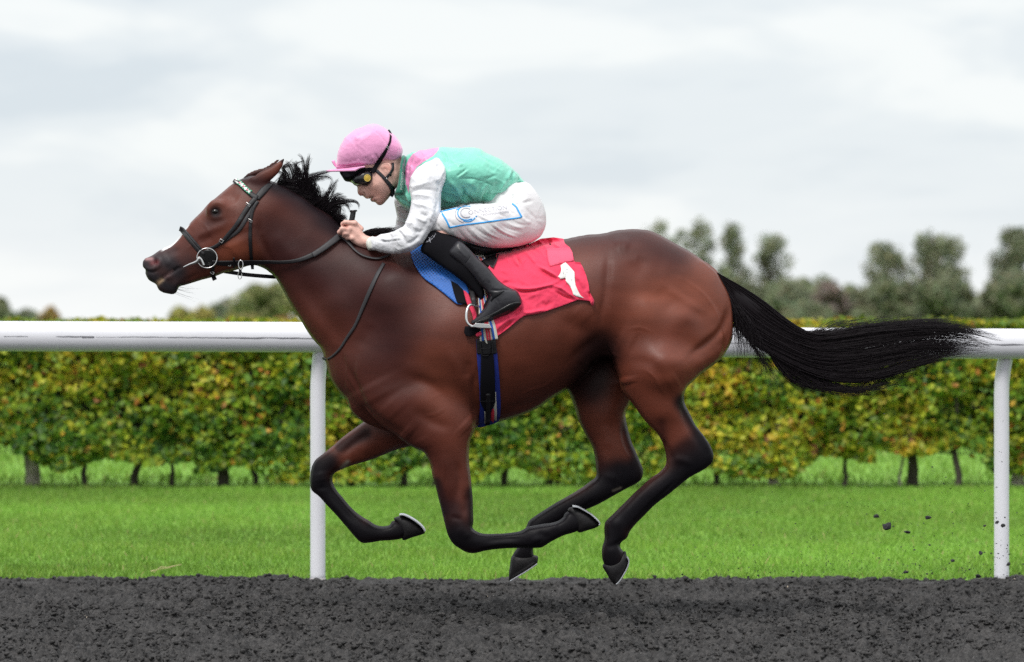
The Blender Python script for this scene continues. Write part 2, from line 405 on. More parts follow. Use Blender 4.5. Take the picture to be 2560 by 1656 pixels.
def tube(name, V3, rad, mt, parent, n=8, closed=False):
    V3 = np.asarray(V3, float); m = len(V3); rad = np.broadcast_to(np.asarray(rad, float), (m,))
    tg = np.gradient(V3, axis=0) if not closed else np.roll(V3, -1, 0) - np.roll(V3, 1, 0)
    tg /= np.linalg.norm(tg, axis=1, keepdims=True) + 1e-9
    up = np.array([0, 1, 0.01]); a = np.cross(tg, up); a /= np.linalg.norm(a, axis=1, keepdims=True) + 1e-9; b = np.cross(tg, a)
    th = np.arange(n) / n * 2 * math.pi
    V = (V3[:, None] + rad[:, None, None] * (np.cos(th)[None, :, None] * a[:, None] + np.sin(th)[None, :, None] * b[:, None])).reshape(-1, 3)
    Fc = [(i*n + j, i*n + (j+1) % n, ((i+1) % m)*n + (j+1) % n, ((i+1) % m)*n + j) for i in range(m if closed else m-1) for j in range(n)]
    if not closed: Fc += [tuple(range(n))[::-1], tuple((m-1)*n + k for k in range(n))]
    o = mk(name, V, Fc, mt, parent); fixn(o); return o
def strands(name, paths, rads, mt, parent, kind='stuff'):
    """paths: (n, m, 3) tapering three-sided hairs joined in one mesh"""
    n, m, _ = paths.shape; tg = np.gradient(paths, axis=1); tg /= np.linalg.norm(tg, axis=2, keepdims=True) + 1e-9
    a = np.cross(tg, np.array([0.1, 1, 0.2])); a /= np.linalg.norm(a, axis=2, keepdims=True) + 1e-9; b = np.cross(tg, a)
    V = np.stack([paths + rads[..., None] * (math.cos(q) * a + math.sin(q) * b) for q in (0, 2.094, 4.189)], 2)
    i = (np.arange(n)[:, None, None] * m + np.arange(m - 1)[None, :, None]) * 3; j = np.arange(3)[None, None]; j2 = (j + 1) % 3
    Q = np.stack([i + j, i + j2, i + 3 + j2, i + 3 + j], -1).reshape(-1, 4)
    o = mk(name, V.reshape(-1, 3), Q, mt, parent)
    if kind: tag(o, kind=kind)
    return o
def solid(name, seg, mt, parent, y=0.0, k=.8, h=.004, strokes=None, more=None, col=None, iters=3, flat=0, rel=None, relfac=0.0, crum=None):
    o = px(*seg) if isinstance(seg, list) else px(seg); yy = ctrl(y)(o); W_ = w3(o, yy)
    m = .03; dy = .35
    v = Vol((W_[:, 0].min() - m, min(yy) - dy, W_[:, 2].min() - m), (W_[:, 0].max() + m, max(yy) + dy, W_[:, 2].max() + m), h)
    v.sil(o, y, k, strokes=strokes, flat=flat)
    if more: more(v)
    V, Q = v.mesh(iters)
    if rel: V = skin_relief(V, Q, rel, relfac)
    if crum: V = V + vnormals(V, Q) * crumple(topx(V), *crum)[:, None]
    ob = mk(name, V, Q, mt, parent, col=None if col is None else col(V, topx(V), vnormals(V, Q)))
    return ob, BVHTree.FromPolygons([tuple(x) for x in V], [tuple(int(i) for i in f) for f in Q])
# ------------------------------------------------------------------ ground, track, rail, hedge, trees
def groundmat(name, cols, scales, rough=.9, bump=.01, bscale=40, stretch=None):
    m = bpy.data.materials.new(name); m.use_nodes = True; t = m.node_tree; b = t.nodes['Principled BSDF']; b.inputs['Roughness'].default_value = rough; b.inputs['Specular IOR Level'].default_value = .2
    tcn = N(t, 'ShaderNodeTexCoord'); mpn = N(t, 'ShaderNodeMapping'); mpn.inputs['Scale'].default_value = stretch or (1, 1, 1); t.links.new(tcn.outputs['Object'], mpn.inputs[0]); src = None
    for k, (c, s_) in enumerate(zip(cols, scales)):
        nz = N(t, 'ShaderNodeTexNoise'); nz.inputs['Scale'].default_value = s_; nz.inputs['Detail'].default_value = 5; t.links.new(mpn.outputs[0], nz.inputs['Vector'])
        rp = ramp(t, [(0.36, c[0]), (0.64, c[1])]); t.links.new(nz.outputs['Fac'], rp.inputs[0])
        if src is None: src = rp.outputs[0]
        else:
            mx = N(t, 'ShaderNodeMix', data_type='RGBA'); mx.inputs['Factor'].default_value = .5; t.links.new(src, mx.inputs['A']); t.links.new(rp.outputs[0], mx.inputs['B']); src = mx.outputs['Result']
    t.links.new(src, b.inputs['Base Color'])
    nb = N(t, 'ShaderNodeTexNoise'); nb.inputs['Scale'].default_value = bscale; nb.inputs['Detail'].default_value = 6; t.links.new(mpn.outputs[0], nb.inputs['Vector'])
    bp = N(t, 'ShaderNodeBump'); bp.inputs['Distance'].default_value = bump; t.links.new(nb.outputs['Fac'], bp.inputs['Height']); t.links.new(bp.outputs[0], b.inputs['Normal'])
    return m
TURF = groundmat('turf', [((.15,.32,.04),(.22,.40,.06)),((.15,.31,.04),(.24,.42,.07))], [1.2, 14], bump=.02, bscale=60)
gr = mk('grass_ground', [(-900,2.50,-.004),(900,2.50,-.004),(900,2600,-.004),(-900,2600,0)], [(0,1,2,3)], TURF); tag(gr, kind='structure')
SAND = groundmat('track_sand', [((.034,.033,.034),(.066,.063,.063)),((.018,.018,.018),(.100,.095,.091))], [3, 55], rough=.95, bump=.010, bscale=150)
tb = mk('track_base', [(-900,-60,-.06),(900,-60,-.06),(900,2.70,-.05),(-900,2.70,-.05)], [(0,1,2,3)], SAND); tag(tb, kind='structure')
xs = np.arange(-3.3, 3.3, .0095); ys = np.concatenate([np.arange(-3.4, -1.9, .02), np.arange(-1.9, 2.68, .0125)])
X, Y = np.meshgrid(xs, ys, indexing='ij')
xx, yy = X + .03 * vnoise(X, Y, .09, 3), Y + .03 * vnoise(X, Y, .09, 4)
Zt = .028 * (vnoise(xx, yy, .62, 5) - .5) + .026 * (vnoise(xx, yy, .17, 6) - .5) + 0.036 * (np.abs(vnoise(xx, yy * .8, .11, 7) - .5) * 2 - .5) + .042 * (np.sqrt(np.abs(vnoise(xx, yy * .8, .055, 8) * 2 - 1)) - .6) + .026 * (np.sqrt(np.abs(vnoise(X, Y, .027, 9) * 2 - 1)) - .6) + .02 * (vnoise(xx, yy, .033, 19) - .5) + .010 * (rng.random(X.shape) - .5)
pit = vnoise(xx, yy, .28, 12); Zt -= .03 * smooth(pit, .68, .9)
edge = 2.585 + .035 * (vnoise(X, Y * 0, .35, 10) - .5) + .03 * (vnoise(X, Y * 0, .06, 11) - .5)
Zt *= 1 - .6 * smooth(Y, 2.2, 2.5); Zt += .014 * smooth(Y, 2.2, 2.5); Zt = np.where(Y > edge, np.minimum(Zt, .012) - .25 * (Y - edge), Zt)
Zt = np.where((Y > 2.3) & (Y < edge), np.maximum(Zt, .004), Zt)
nx_, ny_ = X.shape
ii = (np.arange(nx_-1)[:, None] * ny_ + np.arange(ny_-1)[None]).ravel()
tr = mk('racetrack', np.stack([X, Y, Zt], -1).reshape(-1, 3), np.stack([ii, ii + ny_, ii + ny_ + 1, ii + 1], 1), SAND, smooth_=False); tag(tr, kind='structure')
def zt(x, y): 
    i = np.clip(((x + 3.3) / .0095).astype(int), 0, nx_ - 1); j = np.clip(np.searchsorted(ys, y), 0, ny_ - 1); return Zt[i, j]
# fibres and crumbs worked into the sand
def scatter_tris(name, C, A, B, mt, col=None, parent=None):
    """tiny quads: centre +- A, +- B"""
    V = np.stack([C - A - B * .4, C + A * .2 - B, C + A, C - A * .2 + B], 1).reshape(-1, 3); Q = np.arange(len(V)).reshape(-1, 4)
    return mk(name, V, Q, mt, parent, col=None if col is None else np.repeat(col, 4, 0))
n = 9000; fx, fy = rng.uniform(-3, 3, n), rng.uniform(-3.2, 2.55, n); m = 5; a = rng.random(n) * 6.28; ln = rng.uniform(.008, .035, n); s = np.linspace(0, 1, m)
P = np.zeros((n, m, 3)); P[:, :, 0] = fx[:, None] + np.cos(a)[:, None] * ln[:, None] * s; P[:, :, 1] = fy[:, None] + np.sin(a)[:, None] * ln[:, None] * s
P[:, :, 2] = zt(fx, fy)[:, None] + .002 + np.sin(s * 3.1)[None] * (rng.random(n) * .012)[:, None]
o = strands('sand_fibres', P, np.full((n, m), .0006) * (1 - s * .7), mat('fibre', (.16,.155,.15), rough=.8), None); 
n = 5000; fx, fy = rng.uniform(-3, 3, n), rng.uniform(-3.2, 2.6, n); C = np.stack([fx, fy, zt(fx, fy) + .004], 1); A = rng.normal(0, 1, (n, 3)); A *= (rng.uniform(.002, .008, n) / np.linalg.norm(A, axis=1))[:, None]; B = np.cross(A, rng.normal(0, 1, (n, 3))); B *= (np.linalg.norm(A, axis=1) / (np.linalg.norm(B, axis=1) + 1e-9))[:, None]
tag(scatter_tris('sand_crumbs', C, A, B, mat('crumb', (.04,.04,.042), rough=.9)), kind='stuff')
def lumps(name, n, r0, r1, mt):
    import bmesh
    b = bmesh.new(); bmesh.ops.create_icosphere(b, subdivisions=1, radius=1.0); v0 = np.array([tuple(v.co) for v in b.verts]); f0 = np.array([tuple(v.index for v in f.verts) for f in b.faces]); b.free()
    x, y = rng.uniform(-3.0, 3.0, n), rng.uniform(-3.2, 2.56, n); dn = vnoise(x, y, .16, 71) + .5 * vnoise(x, y, .5, 72); k = dn > .55; x, y = x[k], y[k]; n = len(x)
    r = r0 + (r1 - r0) * rng.random(n) ** 2.2; a = rng.random(n) * 6.28; V = v0[None] * (1 + rng.normal(0, .32, (n, len(v0), 1))) * r[:, None, None] * np.stack([rng.uniform(.8, 1.7, n), rng.uniform(.7, 1.2, n), rng.uniform(.55, 1.0, n)], 1)[:, None]
    c, s_ = np.cos(a)[:, None], np.sin(a)[:, None]; V = np.stack([V[..., 0] * c - V[..., 1] * s_, V[..., 0] * s_ + V[..., 1] * c, V[..., 2]], -1) + np.stack([x, y, zt(x, y) + r * .25], 1)[:, None]
    F_ = (f0[None] + (np.arange(n) * len(v0))[:, None, None]).reshape(-1, 3)
    return tag(mk(name, V.reshape(-1, 3), F_, mt, smooth_=False), kind='stuff')
lumps('sand_clumps', 70000, .0025, .0115, SAND)
n = 60; fx, fy = rng.uniform(-2.6, 2.6, n), rng.uniform(-1.9, 2.5, n); C = np.stack([fx, fy, zt(fx, fy) + .006], 1); A = rng.normal(0, 1, (n, 3)) * .003; B = rng.normal(0, 1, (n, 3)) * .003
tag(scatter_tris('pale_chips', C, A, B, mat('chip', (.5,.42,.32), rough=.9)), kind='stuff')
# grass blades
def blades(name, n, x0, x1, y0, y1, h0, h1, wd, mt, ypow=1.0):
    x = rng.uniform(x0, x1, n); y = y0 + (y1 - y0) * rng.random(n) ** ypow; cl = vnoise(x, y, .35, 21); c2 = vnoise(x, y, 1.6, 22)
    h = rng.uniform(h0, h1, n) * (.6 + .8 * cl); a = rng.random(n) * 6.28; le = rng.normal(0, .45, (n, 2)) * h[:, None]
    b = np.stack([x, y, np.zeros(n)], 1); w_ = np.stack([np.cos(a), np.sin(a), 0 * a], 1) * wd * rng.uniform(.6, 1.4, n)[:, None]; t = b + np.stack([le[:, 0], le[:, 1], h], 1)
    mid = b * .45 + t * .55 + np.array([0, 0, .12]) * h[:, None]
    V = np.stack([b - w_, b + w_, mid + w_ * .8, mid - w_ * .8, t], 1).reshape(-1, 3); i = np.arange(n)[:, None] * 5
    T = np.concatenate([i + [0, 1, 2], i + [0, 2, 3], i + [3, 2, 4]]); 
    g = np.array([.195, .365, .055]) * (1.12 - c2[:, None] * .5) + np.array([.10, .08, .02]) * (cl[:, None]) * rng.random((n, 1)); g *= rng.uniform(.7, 1.3, (n, 1))
    dry = rng.random(n) < .012; g[dry] = (.42, .36, .16)
    return tag(mk(name, V, T, mt, None, col=np.repeat(g, 5, 0)), kind='stuff')
GRS = mat('grass_blade', (.1,.2,.02), rough=.55, spec=.25, attr=True)
gn = GRS.node_tree; pb = gn.nodes['Principled BSDF']; trn = N(gn, 'ShaderNodeBsdfTranslucent'); ms = N(gn, 'ShaderNodeMixShader'); ms.inputs[0].default_value = .35
at_ = [q for q in gn.nodes if q.type == 'ATTRIBUTE'][0]; gn.links.new(at_.outputs['Color'], trn.inputs['Color']); gn.links.new(pb.outputs[0], ms.inputs[1]); gn.links.new(trn.outputs[0], ms.inputs[2]); gn.links.new(ms.outputs[0], gn.nodes['Material Output'].inputs['Surface'])
blades('grass', 330000, -8.5, 8.5, 2.60, 13.6, .018, .040, .0028, GRS, 1.15)
blades('rough_grass', 60000, -12, 12, 13.9, 40, .03, .08, .006, GRS, 1.3)
# a broken straw stem on the turf
strands('dry_stems', np.stack([catmull(w3(px(('O', q)), yq), 4, False)[:13] for q, yq in (([(900,595),(940,582),(1010,565),(1080,552)],2.9),([(895,590),(960,578),(1000,572),(1040,562)],2.9),([(920,598),(950,570),(970,566),(985,566)],2.9))]), np.full((3, 13), .0016), mat('straw', (.55,.45,.25), rough=.8), None)
# running rail
WH = mat('white_paint', (.74,.74,.78), rough=.45, spec=.35, noise=.05, nscale=2.5)
YR = 2.50
rail = tag(empty('running_rail', (0, 2.56, 0)), 'white plastic running rail on curved posts between the dark track and the grass', 'rail')
rp_ = np.array([(-1500,838),(-800,840),(0,841.5),(780,844),(1250,848),(1600,854),(1950,857.5),(2560,860.5),(3300,863),(4400,868)], float)
rc = w3(catmull(rp_, 6, False), YR); nn_ = len(rc)
prof = [(math.cos(t) * .064, math.sin(t) * .0705 * (1 if math.sin(t) > -.72 else .985)) for t in np.linspace(0, 2 * math.pi, 29)[:-1]]
V = np.array([[c[0], c[1] + a_, c[2] + b_] for c in rc for a_, b_ in prof]); k_ = len(prof)
Q = [(i*k_+j, i*k_+(j+1) % k_, (i+1)*k_+(j+1) % k_, (i+1)*k_+j) for i in range(nn_-1) for j in range(k_)]
beam = mk('rail_beam', V, np.array(Q), WH); fixn(beam); under(beam, rail)
RB = BVHTree.FromPolygons([tuple(x) for x in V], Q)
SCUFF = mat('rail_scuff', (.20,.20,.22), rough=.8)
for x0, x1, w_, dy in ((10,70,1.2,0),(140,235,2.2,0),(205,236,1.6,2.2),(240,300,.8,.5),(300,420,1.4,.6),(420,520,2.0,1.2),(520,640,1.8,1.6),(600,720,2.6,2.0),(700,790,2.6,2.4),(2440,2500,1.4,1.5),(2470,2560,2.6,1.5),(2380,2440,.8,3),(1820,1900,1.4,2)):
    xs_ = np.linspace(x0, x1, 7); yc_ = np.interp(xs_, rp_[:, 0], rp_[:, 1])
    ribbon('scuff_mark', ('P', [(a, b + dy + rng.normal(0, .35)) for a, b in zip(xs_, yc_)]), list(w_ * rng.uniform(.6, 1.8, 6)), SCUFF, beam, RB, off=.0004, thick=.0004, step=6)
for xp, yt in ((-916, 838), (794.5, 845), (2504, 860), (4214, 866)):
    sh_ = 7 if xp < 1000 else 13
    pp = w3(np.array([(xp, 1458), (xp, 1300), (xp, 1100), (xp, 980), (xp + sh_ * .25, 935), (xp + sh_ * .7, 900), (xp + sh_, 872), (xp + sh_, 855)]), [2.56, 2.56, 2.56, 2.56, 2.555, 2.54, 2.52, 2.50])
    po = tube('post', catmull(pp, 5, False), .0350, WH, None, 24); under(po, rail)
    b_ = tube('base_collar', w3(np.array([(xp, 1460), (xp, 1445)]), 2.56), [.040, .0365], mat('post_dirt', (.35,.33,.33), rough=.9), po, 20)
# hedge
TK = mat('hedge_bark', (.33,.29,.25), rough=.9, noise=.35, nscale=14, bump=.01, bscale=40); TKD = mat('hedge_bark_dark', (.055,.045,.035), rough=.9, noise=.35, nscale=14, bump=.01, bscale=40)
hedge = tag(empty('hedge', (0, 13.5, 0)), 'clipped beech hedge turning yellow and orange on short bare trunks behind the rail', 'hedge')
YHG = 13.4
for xp, w_, mt_, tp_ in ((80,40,TK,1105),(216,15,TKD,1160),(337,20,TKD,1150),(557,30,TKD,1150),(640,14,TKD,1170),(880,16,TKD,1160),(1010,18,TKD,1165),(1261,17,TKD,1150),(1372,20,TKD,1140),(1392,14,TKD,1150),(1500,14,TKD,1160),(1640,16,TKD,1170),(1938,26,TK,1130),(2281,30,TKD,1160),(2252,8,TK,1180),(2393,18,TKD,1130),(2545,34,TK,1160),(2680,26,TKD,1140),(2860,22,TKD,1140),(3100,30,TK,1140),(-90,22,TKD,1140),(-260,30,TK,1140),(-480,22,TKD,1140),(1090,16,TKD,1160),(1790,14,TKD,1170),(2110,12,TKD,1170),(430,12,TKD,1170)):
    h_ = w3(np.array([(xp, 1224), (xp + rng.normal(0, 3), 1190), (xp + rng.normal(0, 5), tp_), (xp + rng.normal(0, 10), 1060), (xp + rng.normal(0, 14), 960)]), YHG + rng.normal(0, .06)); r_ = w_ / 2 / 340
    under(tube('trunk', catmull(h_, 3, False), np.interp(np.linspace(0, 1, 13), [0, .15, .4, 1], [r_*1.25, r_, r_*.9, r_*.5]), mt_, None, 10), hedge)
def leaves(C, size, nrm_bias, spread=1.0):
    n = len(C); nr = nrm_bias + rng.normal(0, spread, (n, 3)); nr /= np.linalg.norm(nr, axis=1, keepdims=True)
    u = np.cross(nr, rng.normal(0, 1, (n, 3))); u /= np.linalg.norm(u, axis=1, keepdims=True); v = np.cross(nr, u)
    L_ = (size * rng.uniform(.6, 1.3, n))[:, None]; W_ = L_ * rng.uniform(.28, .4, (n, 1)); f = .25 * L_
    V = np.stack([C - u*L_*.5, C - v*W_ + nr*f*.5 - u*L_*.08, C + nr * 0, C + v*W_ + nr*f*.5 - u*L_*.08, C + u*L_*.5], 1).reshape(-1, 3); i = np.arange(n)[:, None] * 5
    return V, np.concatenate([i + [0, 2, 1], i + [1, 2, 4], i + [0, 3, 2], i + [2, 3, 4]])
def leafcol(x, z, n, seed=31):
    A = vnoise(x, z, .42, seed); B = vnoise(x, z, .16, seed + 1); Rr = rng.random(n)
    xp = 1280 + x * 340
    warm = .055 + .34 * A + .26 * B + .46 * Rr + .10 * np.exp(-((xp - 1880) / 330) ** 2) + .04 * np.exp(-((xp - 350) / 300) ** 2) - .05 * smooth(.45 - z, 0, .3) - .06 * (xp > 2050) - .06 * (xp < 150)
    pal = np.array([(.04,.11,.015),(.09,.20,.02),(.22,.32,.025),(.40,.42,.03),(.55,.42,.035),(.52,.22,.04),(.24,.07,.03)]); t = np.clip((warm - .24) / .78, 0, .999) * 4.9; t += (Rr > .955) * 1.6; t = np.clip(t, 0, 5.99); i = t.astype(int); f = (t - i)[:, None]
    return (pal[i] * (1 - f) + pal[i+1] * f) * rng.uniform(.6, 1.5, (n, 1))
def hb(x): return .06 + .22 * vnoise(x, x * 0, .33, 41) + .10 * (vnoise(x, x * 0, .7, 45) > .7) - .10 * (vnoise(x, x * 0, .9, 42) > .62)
n = 52000; x = rng.uniform(-8.5, 8.5, n); z = rng.uniform(.05, 1.22, n); z = np.where(z < hb(x), hb(x) + rng.exponential(.05, n), z); dp = rng.exponential(.05, n)
y = 13.10 + .26 * (vnoise(x, z, .19, 43) - .5) + .08 * (vnoise(x, z, .08, 46) - .5) + dp + .03 * (z > 1.15)
C1 = np.stack([x, y, z], 1); nb_ = np.tile(np.array([0, -1.0, .35]), (n, 1))
n2 = 20000; x2 = rng.uniform(-8.5, 8.5, n2); y2 = rng.uniform(13.08, 13.9, n2); z2 = 1.205 + .03 * (vnoise(x2, y2, .2, 44)) - rng.exponential(.02, n2) + .02 * (rng.random(n2) < .03)
C2 = np.stack([x2, y2, z2], 1); nb2 = np.tile(np.array([0, -.2, 1.0]), (n2, 1))
n3 = 9000; x3 = rng.uniform(-8.5, 8.5, n3); z3 = np.maximum(rng.uniform(.2, 1.2, n3), hb(x3)); C3 = np.stack([x3, 13.92 + .1 * rng.random(n3), z3], 1); nb3 = np.tile(np.array([0, 1.0, .3]), (n3, 1))
Ca, Na = np.concatenate([C1, C2, C3]), np.concatenate([nb_, nb2, nb3])
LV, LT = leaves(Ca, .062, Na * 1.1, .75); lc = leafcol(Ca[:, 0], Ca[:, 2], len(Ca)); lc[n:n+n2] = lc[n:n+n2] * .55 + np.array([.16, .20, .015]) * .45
LEAF = mat('hedge_leaf', (.1,.2,.02), rough=.45, spec=.35, attr=True)
gn = LEAF.node_tree; pb = gn.nodes['Principled BSDF']; trn = N(gn, 'ShaderNodeBsdfTranslucent'); ms = N(gn, 'ShaderNodeMixShader'); ms.inputs[0].default_value = .4
at_ = [q for q in gn.nodes if q.type == 'ATTRIBUTE'][0]; gn.links.new(at_.outputs['Color'], trn.inputs['Color']); gn.links.new(pb.outputs[0], ms.inputs[1]); gn.links.new(trn.outputs[0], ms.inputs[2]); gn.links.new(ms.outputs[0], gn.nodes['Material Output'].inputs['Surface'])
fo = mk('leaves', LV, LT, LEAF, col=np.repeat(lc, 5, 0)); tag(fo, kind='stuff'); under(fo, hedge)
# woody heart of the hedge: twigs
n = 9000; m = 5; s = np.linspace(0, 1, m); x = rng.uniform(-8.5, 8.5, n); z = rng.uniform(.3, 1.1, n); P = np.zeros((n, m, 3)); d = rng.normal(0, 1, (n, 3)) * np.array([1, .6, 1]); d *= (rng.uniform(.1, .35, n) / np.linalg.norm(d, axis=1))[:, None]
b = np.stack([x, rng.uniform(13.25, 13.7, n), z], 1); P = b[:, None] + d[:, None] * s[None, :, None]; P[:, :, 2] = np.clip(P[:, :, 2], .25, 1.17); P[:, :, 1] = np.clip(P[:, :, 1], 13.15, 13.85)
tw = strands('twigs', P, np.full((n, m), .004), TKD, None); under(tw, hedge)
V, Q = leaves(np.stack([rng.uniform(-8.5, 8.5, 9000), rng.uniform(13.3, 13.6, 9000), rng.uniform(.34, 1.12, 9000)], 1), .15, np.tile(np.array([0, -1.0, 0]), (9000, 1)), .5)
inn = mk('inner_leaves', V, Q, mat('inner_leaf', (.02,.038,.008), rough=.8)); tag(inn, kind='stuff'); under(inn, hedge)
# ---- far trees
def tree(name, label, xp, top, wpx, D, colr, group, dens=1.0, shape='tall', base=None, seed=0, trunk=(.09,.08,.07)):
    r_ = np.random.default_rng(seed + 100); sc_ = FPX / D; X0 = (xp - 1280) / sc_; H_ = HC + (YH - top) / sc_; W_ = wpx / sc_
    root = tag(empty(name, (X0, D - DC, 0)), label, 'tree', group)
    lobes = []
    nl = 24 if shape == 'tall' else 26
    for i in range(nl):
        if shape == 'tall':
            t = (i + r_.random()) / nl; z = H_ * (.18 + .80 * t); half = W_ * .5 * math.sqrt(max(0.05, 1 - (max(t - .72, 0) / .36) ** 2)); rr = W_ * r_.uniform(.17, .27); ox = r_.uniform(-1, 1) * max(half - rr, 0)
        else:
            a = r_.random() * 6.28; q = math.sqrt(r_.random()); rr = W_ * r_.uniform(.10, .18); ox = math.cos(a) * q * (W_ * .5 - rr); z = H_ * .52 + abs(math.sin(a)) * q * (H_ * .48 - rr) * (1 if r_.random() < .75 else -.7)
        lobes.append((ox, r_.normal(0, W_ * .15), min(z, H_ - rr * .8), rr, rr * r_.uniform(.75, 1.1)))
    n = int(5200 * dens * max(1, W_ * H_ / 40)); n = min(n, 20000); k = r_.integers(0, len(lobes), n); Lb = np.array(lobes)[k]
    d = r_.normal(0, 1, (n, 3)); d /= np.linalg.norm(d, axis=1, keepdims=True); rad = r_.random(n) ** .5
    C = np.stack([Lb[:, 0] + d[:, 0] * Lb[:, 3] * rad, Lb[:, 1] + d[:, 1] * Lb[:, 3] * rad, Lb[:, 2] + d[:, 2] * Lb[:, 4] * rad], 1)
    C[:, 2] = np.maximum(C[:, 2], H_ * .08)
    V, T = leaves(C, W_ * .035 + .13, np.zeros((n, 3)) + [0, -.4, .6], .8)
    c = np.array(colr) * r_.uniform(.7, 1.3, (n, 1)) * (1 + .12 * r_.normal(0, 1, (n, 3)) * [1, .4, .6])
    cr_ = mk('crown', V, T, TREEM, root, col=np.repeat(np.clip(c, .005, 1), 5, 0)); tag(cr_, kind='stuff')
    tm = TKD
    tube('trunk', np.array([(0, 0, 0), (r_.normal(0, .1), 0, H_ * .3), (r_.normal(0, .2), 0, H_ * .55), (r_.normal(0, .3), 0, H_ * .85)]), [W_*.035+.06, W_*.03+.04, W_*.02+.03, .03], tm, root, 8)
    for q in range(5):
        z0 = H_ * r_.uniform(.25, .6); a = r_.random() * 6.28; l_ = W_ * r_.uniform(.2, .4)
        tube('limb', np.array([(0, 0, z0), (math.cos(a)*l_*.5, math.sin(a)*l_*.5, z0 + H_*.09), (math.cos(a)*l_, math.sin(a)*l_, z0 + H_*.22)]), [W_*.014+.03, W_*.01+.02, .02], tm, root, 6)
TREEM = mat('tree_leaf', (.07,.09,.05), rough=.8, spec=.15, attr=True)
G1, G2, G3, BR, YG, OR = (.185,.20,.12), (.165,.18,.11), (.21,.23,.16), (.20,.16,.14), (.33,.30,.09), (.36,.24,.09)  # greens and greys paled: distance haze put into the leaf colour
gR, gL = 'blurred trees beyond the hedge on the right', 'blurred trees beyond the hedge on the left'
def nx(x): return 1560 + x / 2.381
def ny(y): return 500 + y / 2.381
for i, (x, t_, w_, D, c, sh_, dn, lb) in enumerate((
  (200,118,150,265,G1,'tall',.35,'thin green tree just above the bay horse\'s croup, leftmost in its row'),
  (330,170,130,275,G3,'tall',.3,'small pale tree between two thin trees above the croup'),
  (440,112,170,265,G1,'tall',.45,'tall airy green tree second in the row behind the croup'),
  (645,128,170,265,G1,'tall',.5,'tall narrow tree in the middle of the row right of the croup'),
  (885,195,180,265,G1,'tall',.55,'narrow tree at the right end of the row above the tail'),
  (620,380,420,262,G2,'round',.6,'low wide green bush below the narrow trees behind the tail root'),
  (930,440,420,260,G2,'round',.9,'low round tree above the start of the black tail'),
  (1215,455,230,258,BR,'round',.7,'reddish brown half bare tree in the gap above the tail'),
  (1570,250,230,262,G1,'tall',.7,'tree with a round airy top above the middle of the tail'),
  (1560,430,460,258,G2,'round',1.3,'broad dense dark green tree above the middle of the tail'),
  (1875,192,270,262,G1,'tall',.9,'tall pointed green tree near the right end of the tail'),
  (1900,420,360,257,G2,'round',1.1,'dense dark tree below the tall pointed tree'),
  (2200,470,260,259,G1,'round',.8,'smaller tree in the gap left of the tree at the right edge'),
  (2320,165,240,262,G2,'tall',1.0,'tall dark tree cut by the right edge of the picture'),
  (2400,380,420,256,G2,'round',1.2,'wide dark tree behind the right rail post'),
  (1100,580,300,250,G2,'round',1.0,'low bush in front of the reddish brown tree'))):
    tree('tree', lb, nx(x), ny(t_), w_ / 2.381 * (1.6 if sh_ == 'tall' else 1.35), D, c, gR, dn, sh_, seed=i)
for i, (x, t_, w_, D, c, sh_, dn, lb) in enumerate((
  (-20,728,130,210,G1,'round',1.2,'green tree cut by the left edge of the picture'),
  (70,768,90,212,G3,'round',1.1,'low grey green bush right of the tree at the left edge'),
  (122,762,90,215,OR,'round',.8,'low brownish orange tree above the left end of the rail'),
  (200,795,80,220,YG,'round',.7,'very low yellow bush above the rail at left'),
  (318,796,70,240,OR,'round',.8,'tiny orange bush above the rail below the horse\'s chin'),
  (385,796,70,240,YG,'round',.7,'tiny yellow green bush left of the round golden tree'),
  (478,752,125,205,YG,'round',1.4,'round golden green tree under the horse\'s jaw'),
  (440,778,70,212,G3,'round',.9,'small grey bush at the left foot of the round golden tree'),
  (556,735,120,225,G3,'round',.9,'pale grey green tree right of the round golden tree'),
  (672,690,190,215,(.22,.23,.10),'round',1.4,'broad olive green tree touching the front of the horse\'s neck'),
  (610,772,110,200,(.26,.24,.09),'round',1.1,'low olive bush in front of the broad olive tree'),
  (720,780,90,202,OR,'round',.9,'low orange brown bush against the horse\'s neck above the rail'))):
    tree('tree', lb, x, t_, w_ * 1.05, D, c, gL, dn, sh_, seed=50 + i)
# low scrub far off closing the horizon under the trees
n = 30000; x = rng.uniform(-90, 90, n); yb = rng.uniform(262, 290, n); z = rng.random(n) ** 1.4 * (1.6 + 1.6 * vnoise(x, x * 0, 7, 61)) * np.where(x > 6, 1.7, .62)
V, T = leaves(np.stack([x, yb, z], 1), .75, np.zeros((n, 3)) + [0, -.5, .5], .8)
tag(mk('far_scrub', V, T, TREEM, col=np.repeat(np.array(G2) * rng.uniform(.7, 1.2, (n, 1)), 5, 0)), kind='stuff')
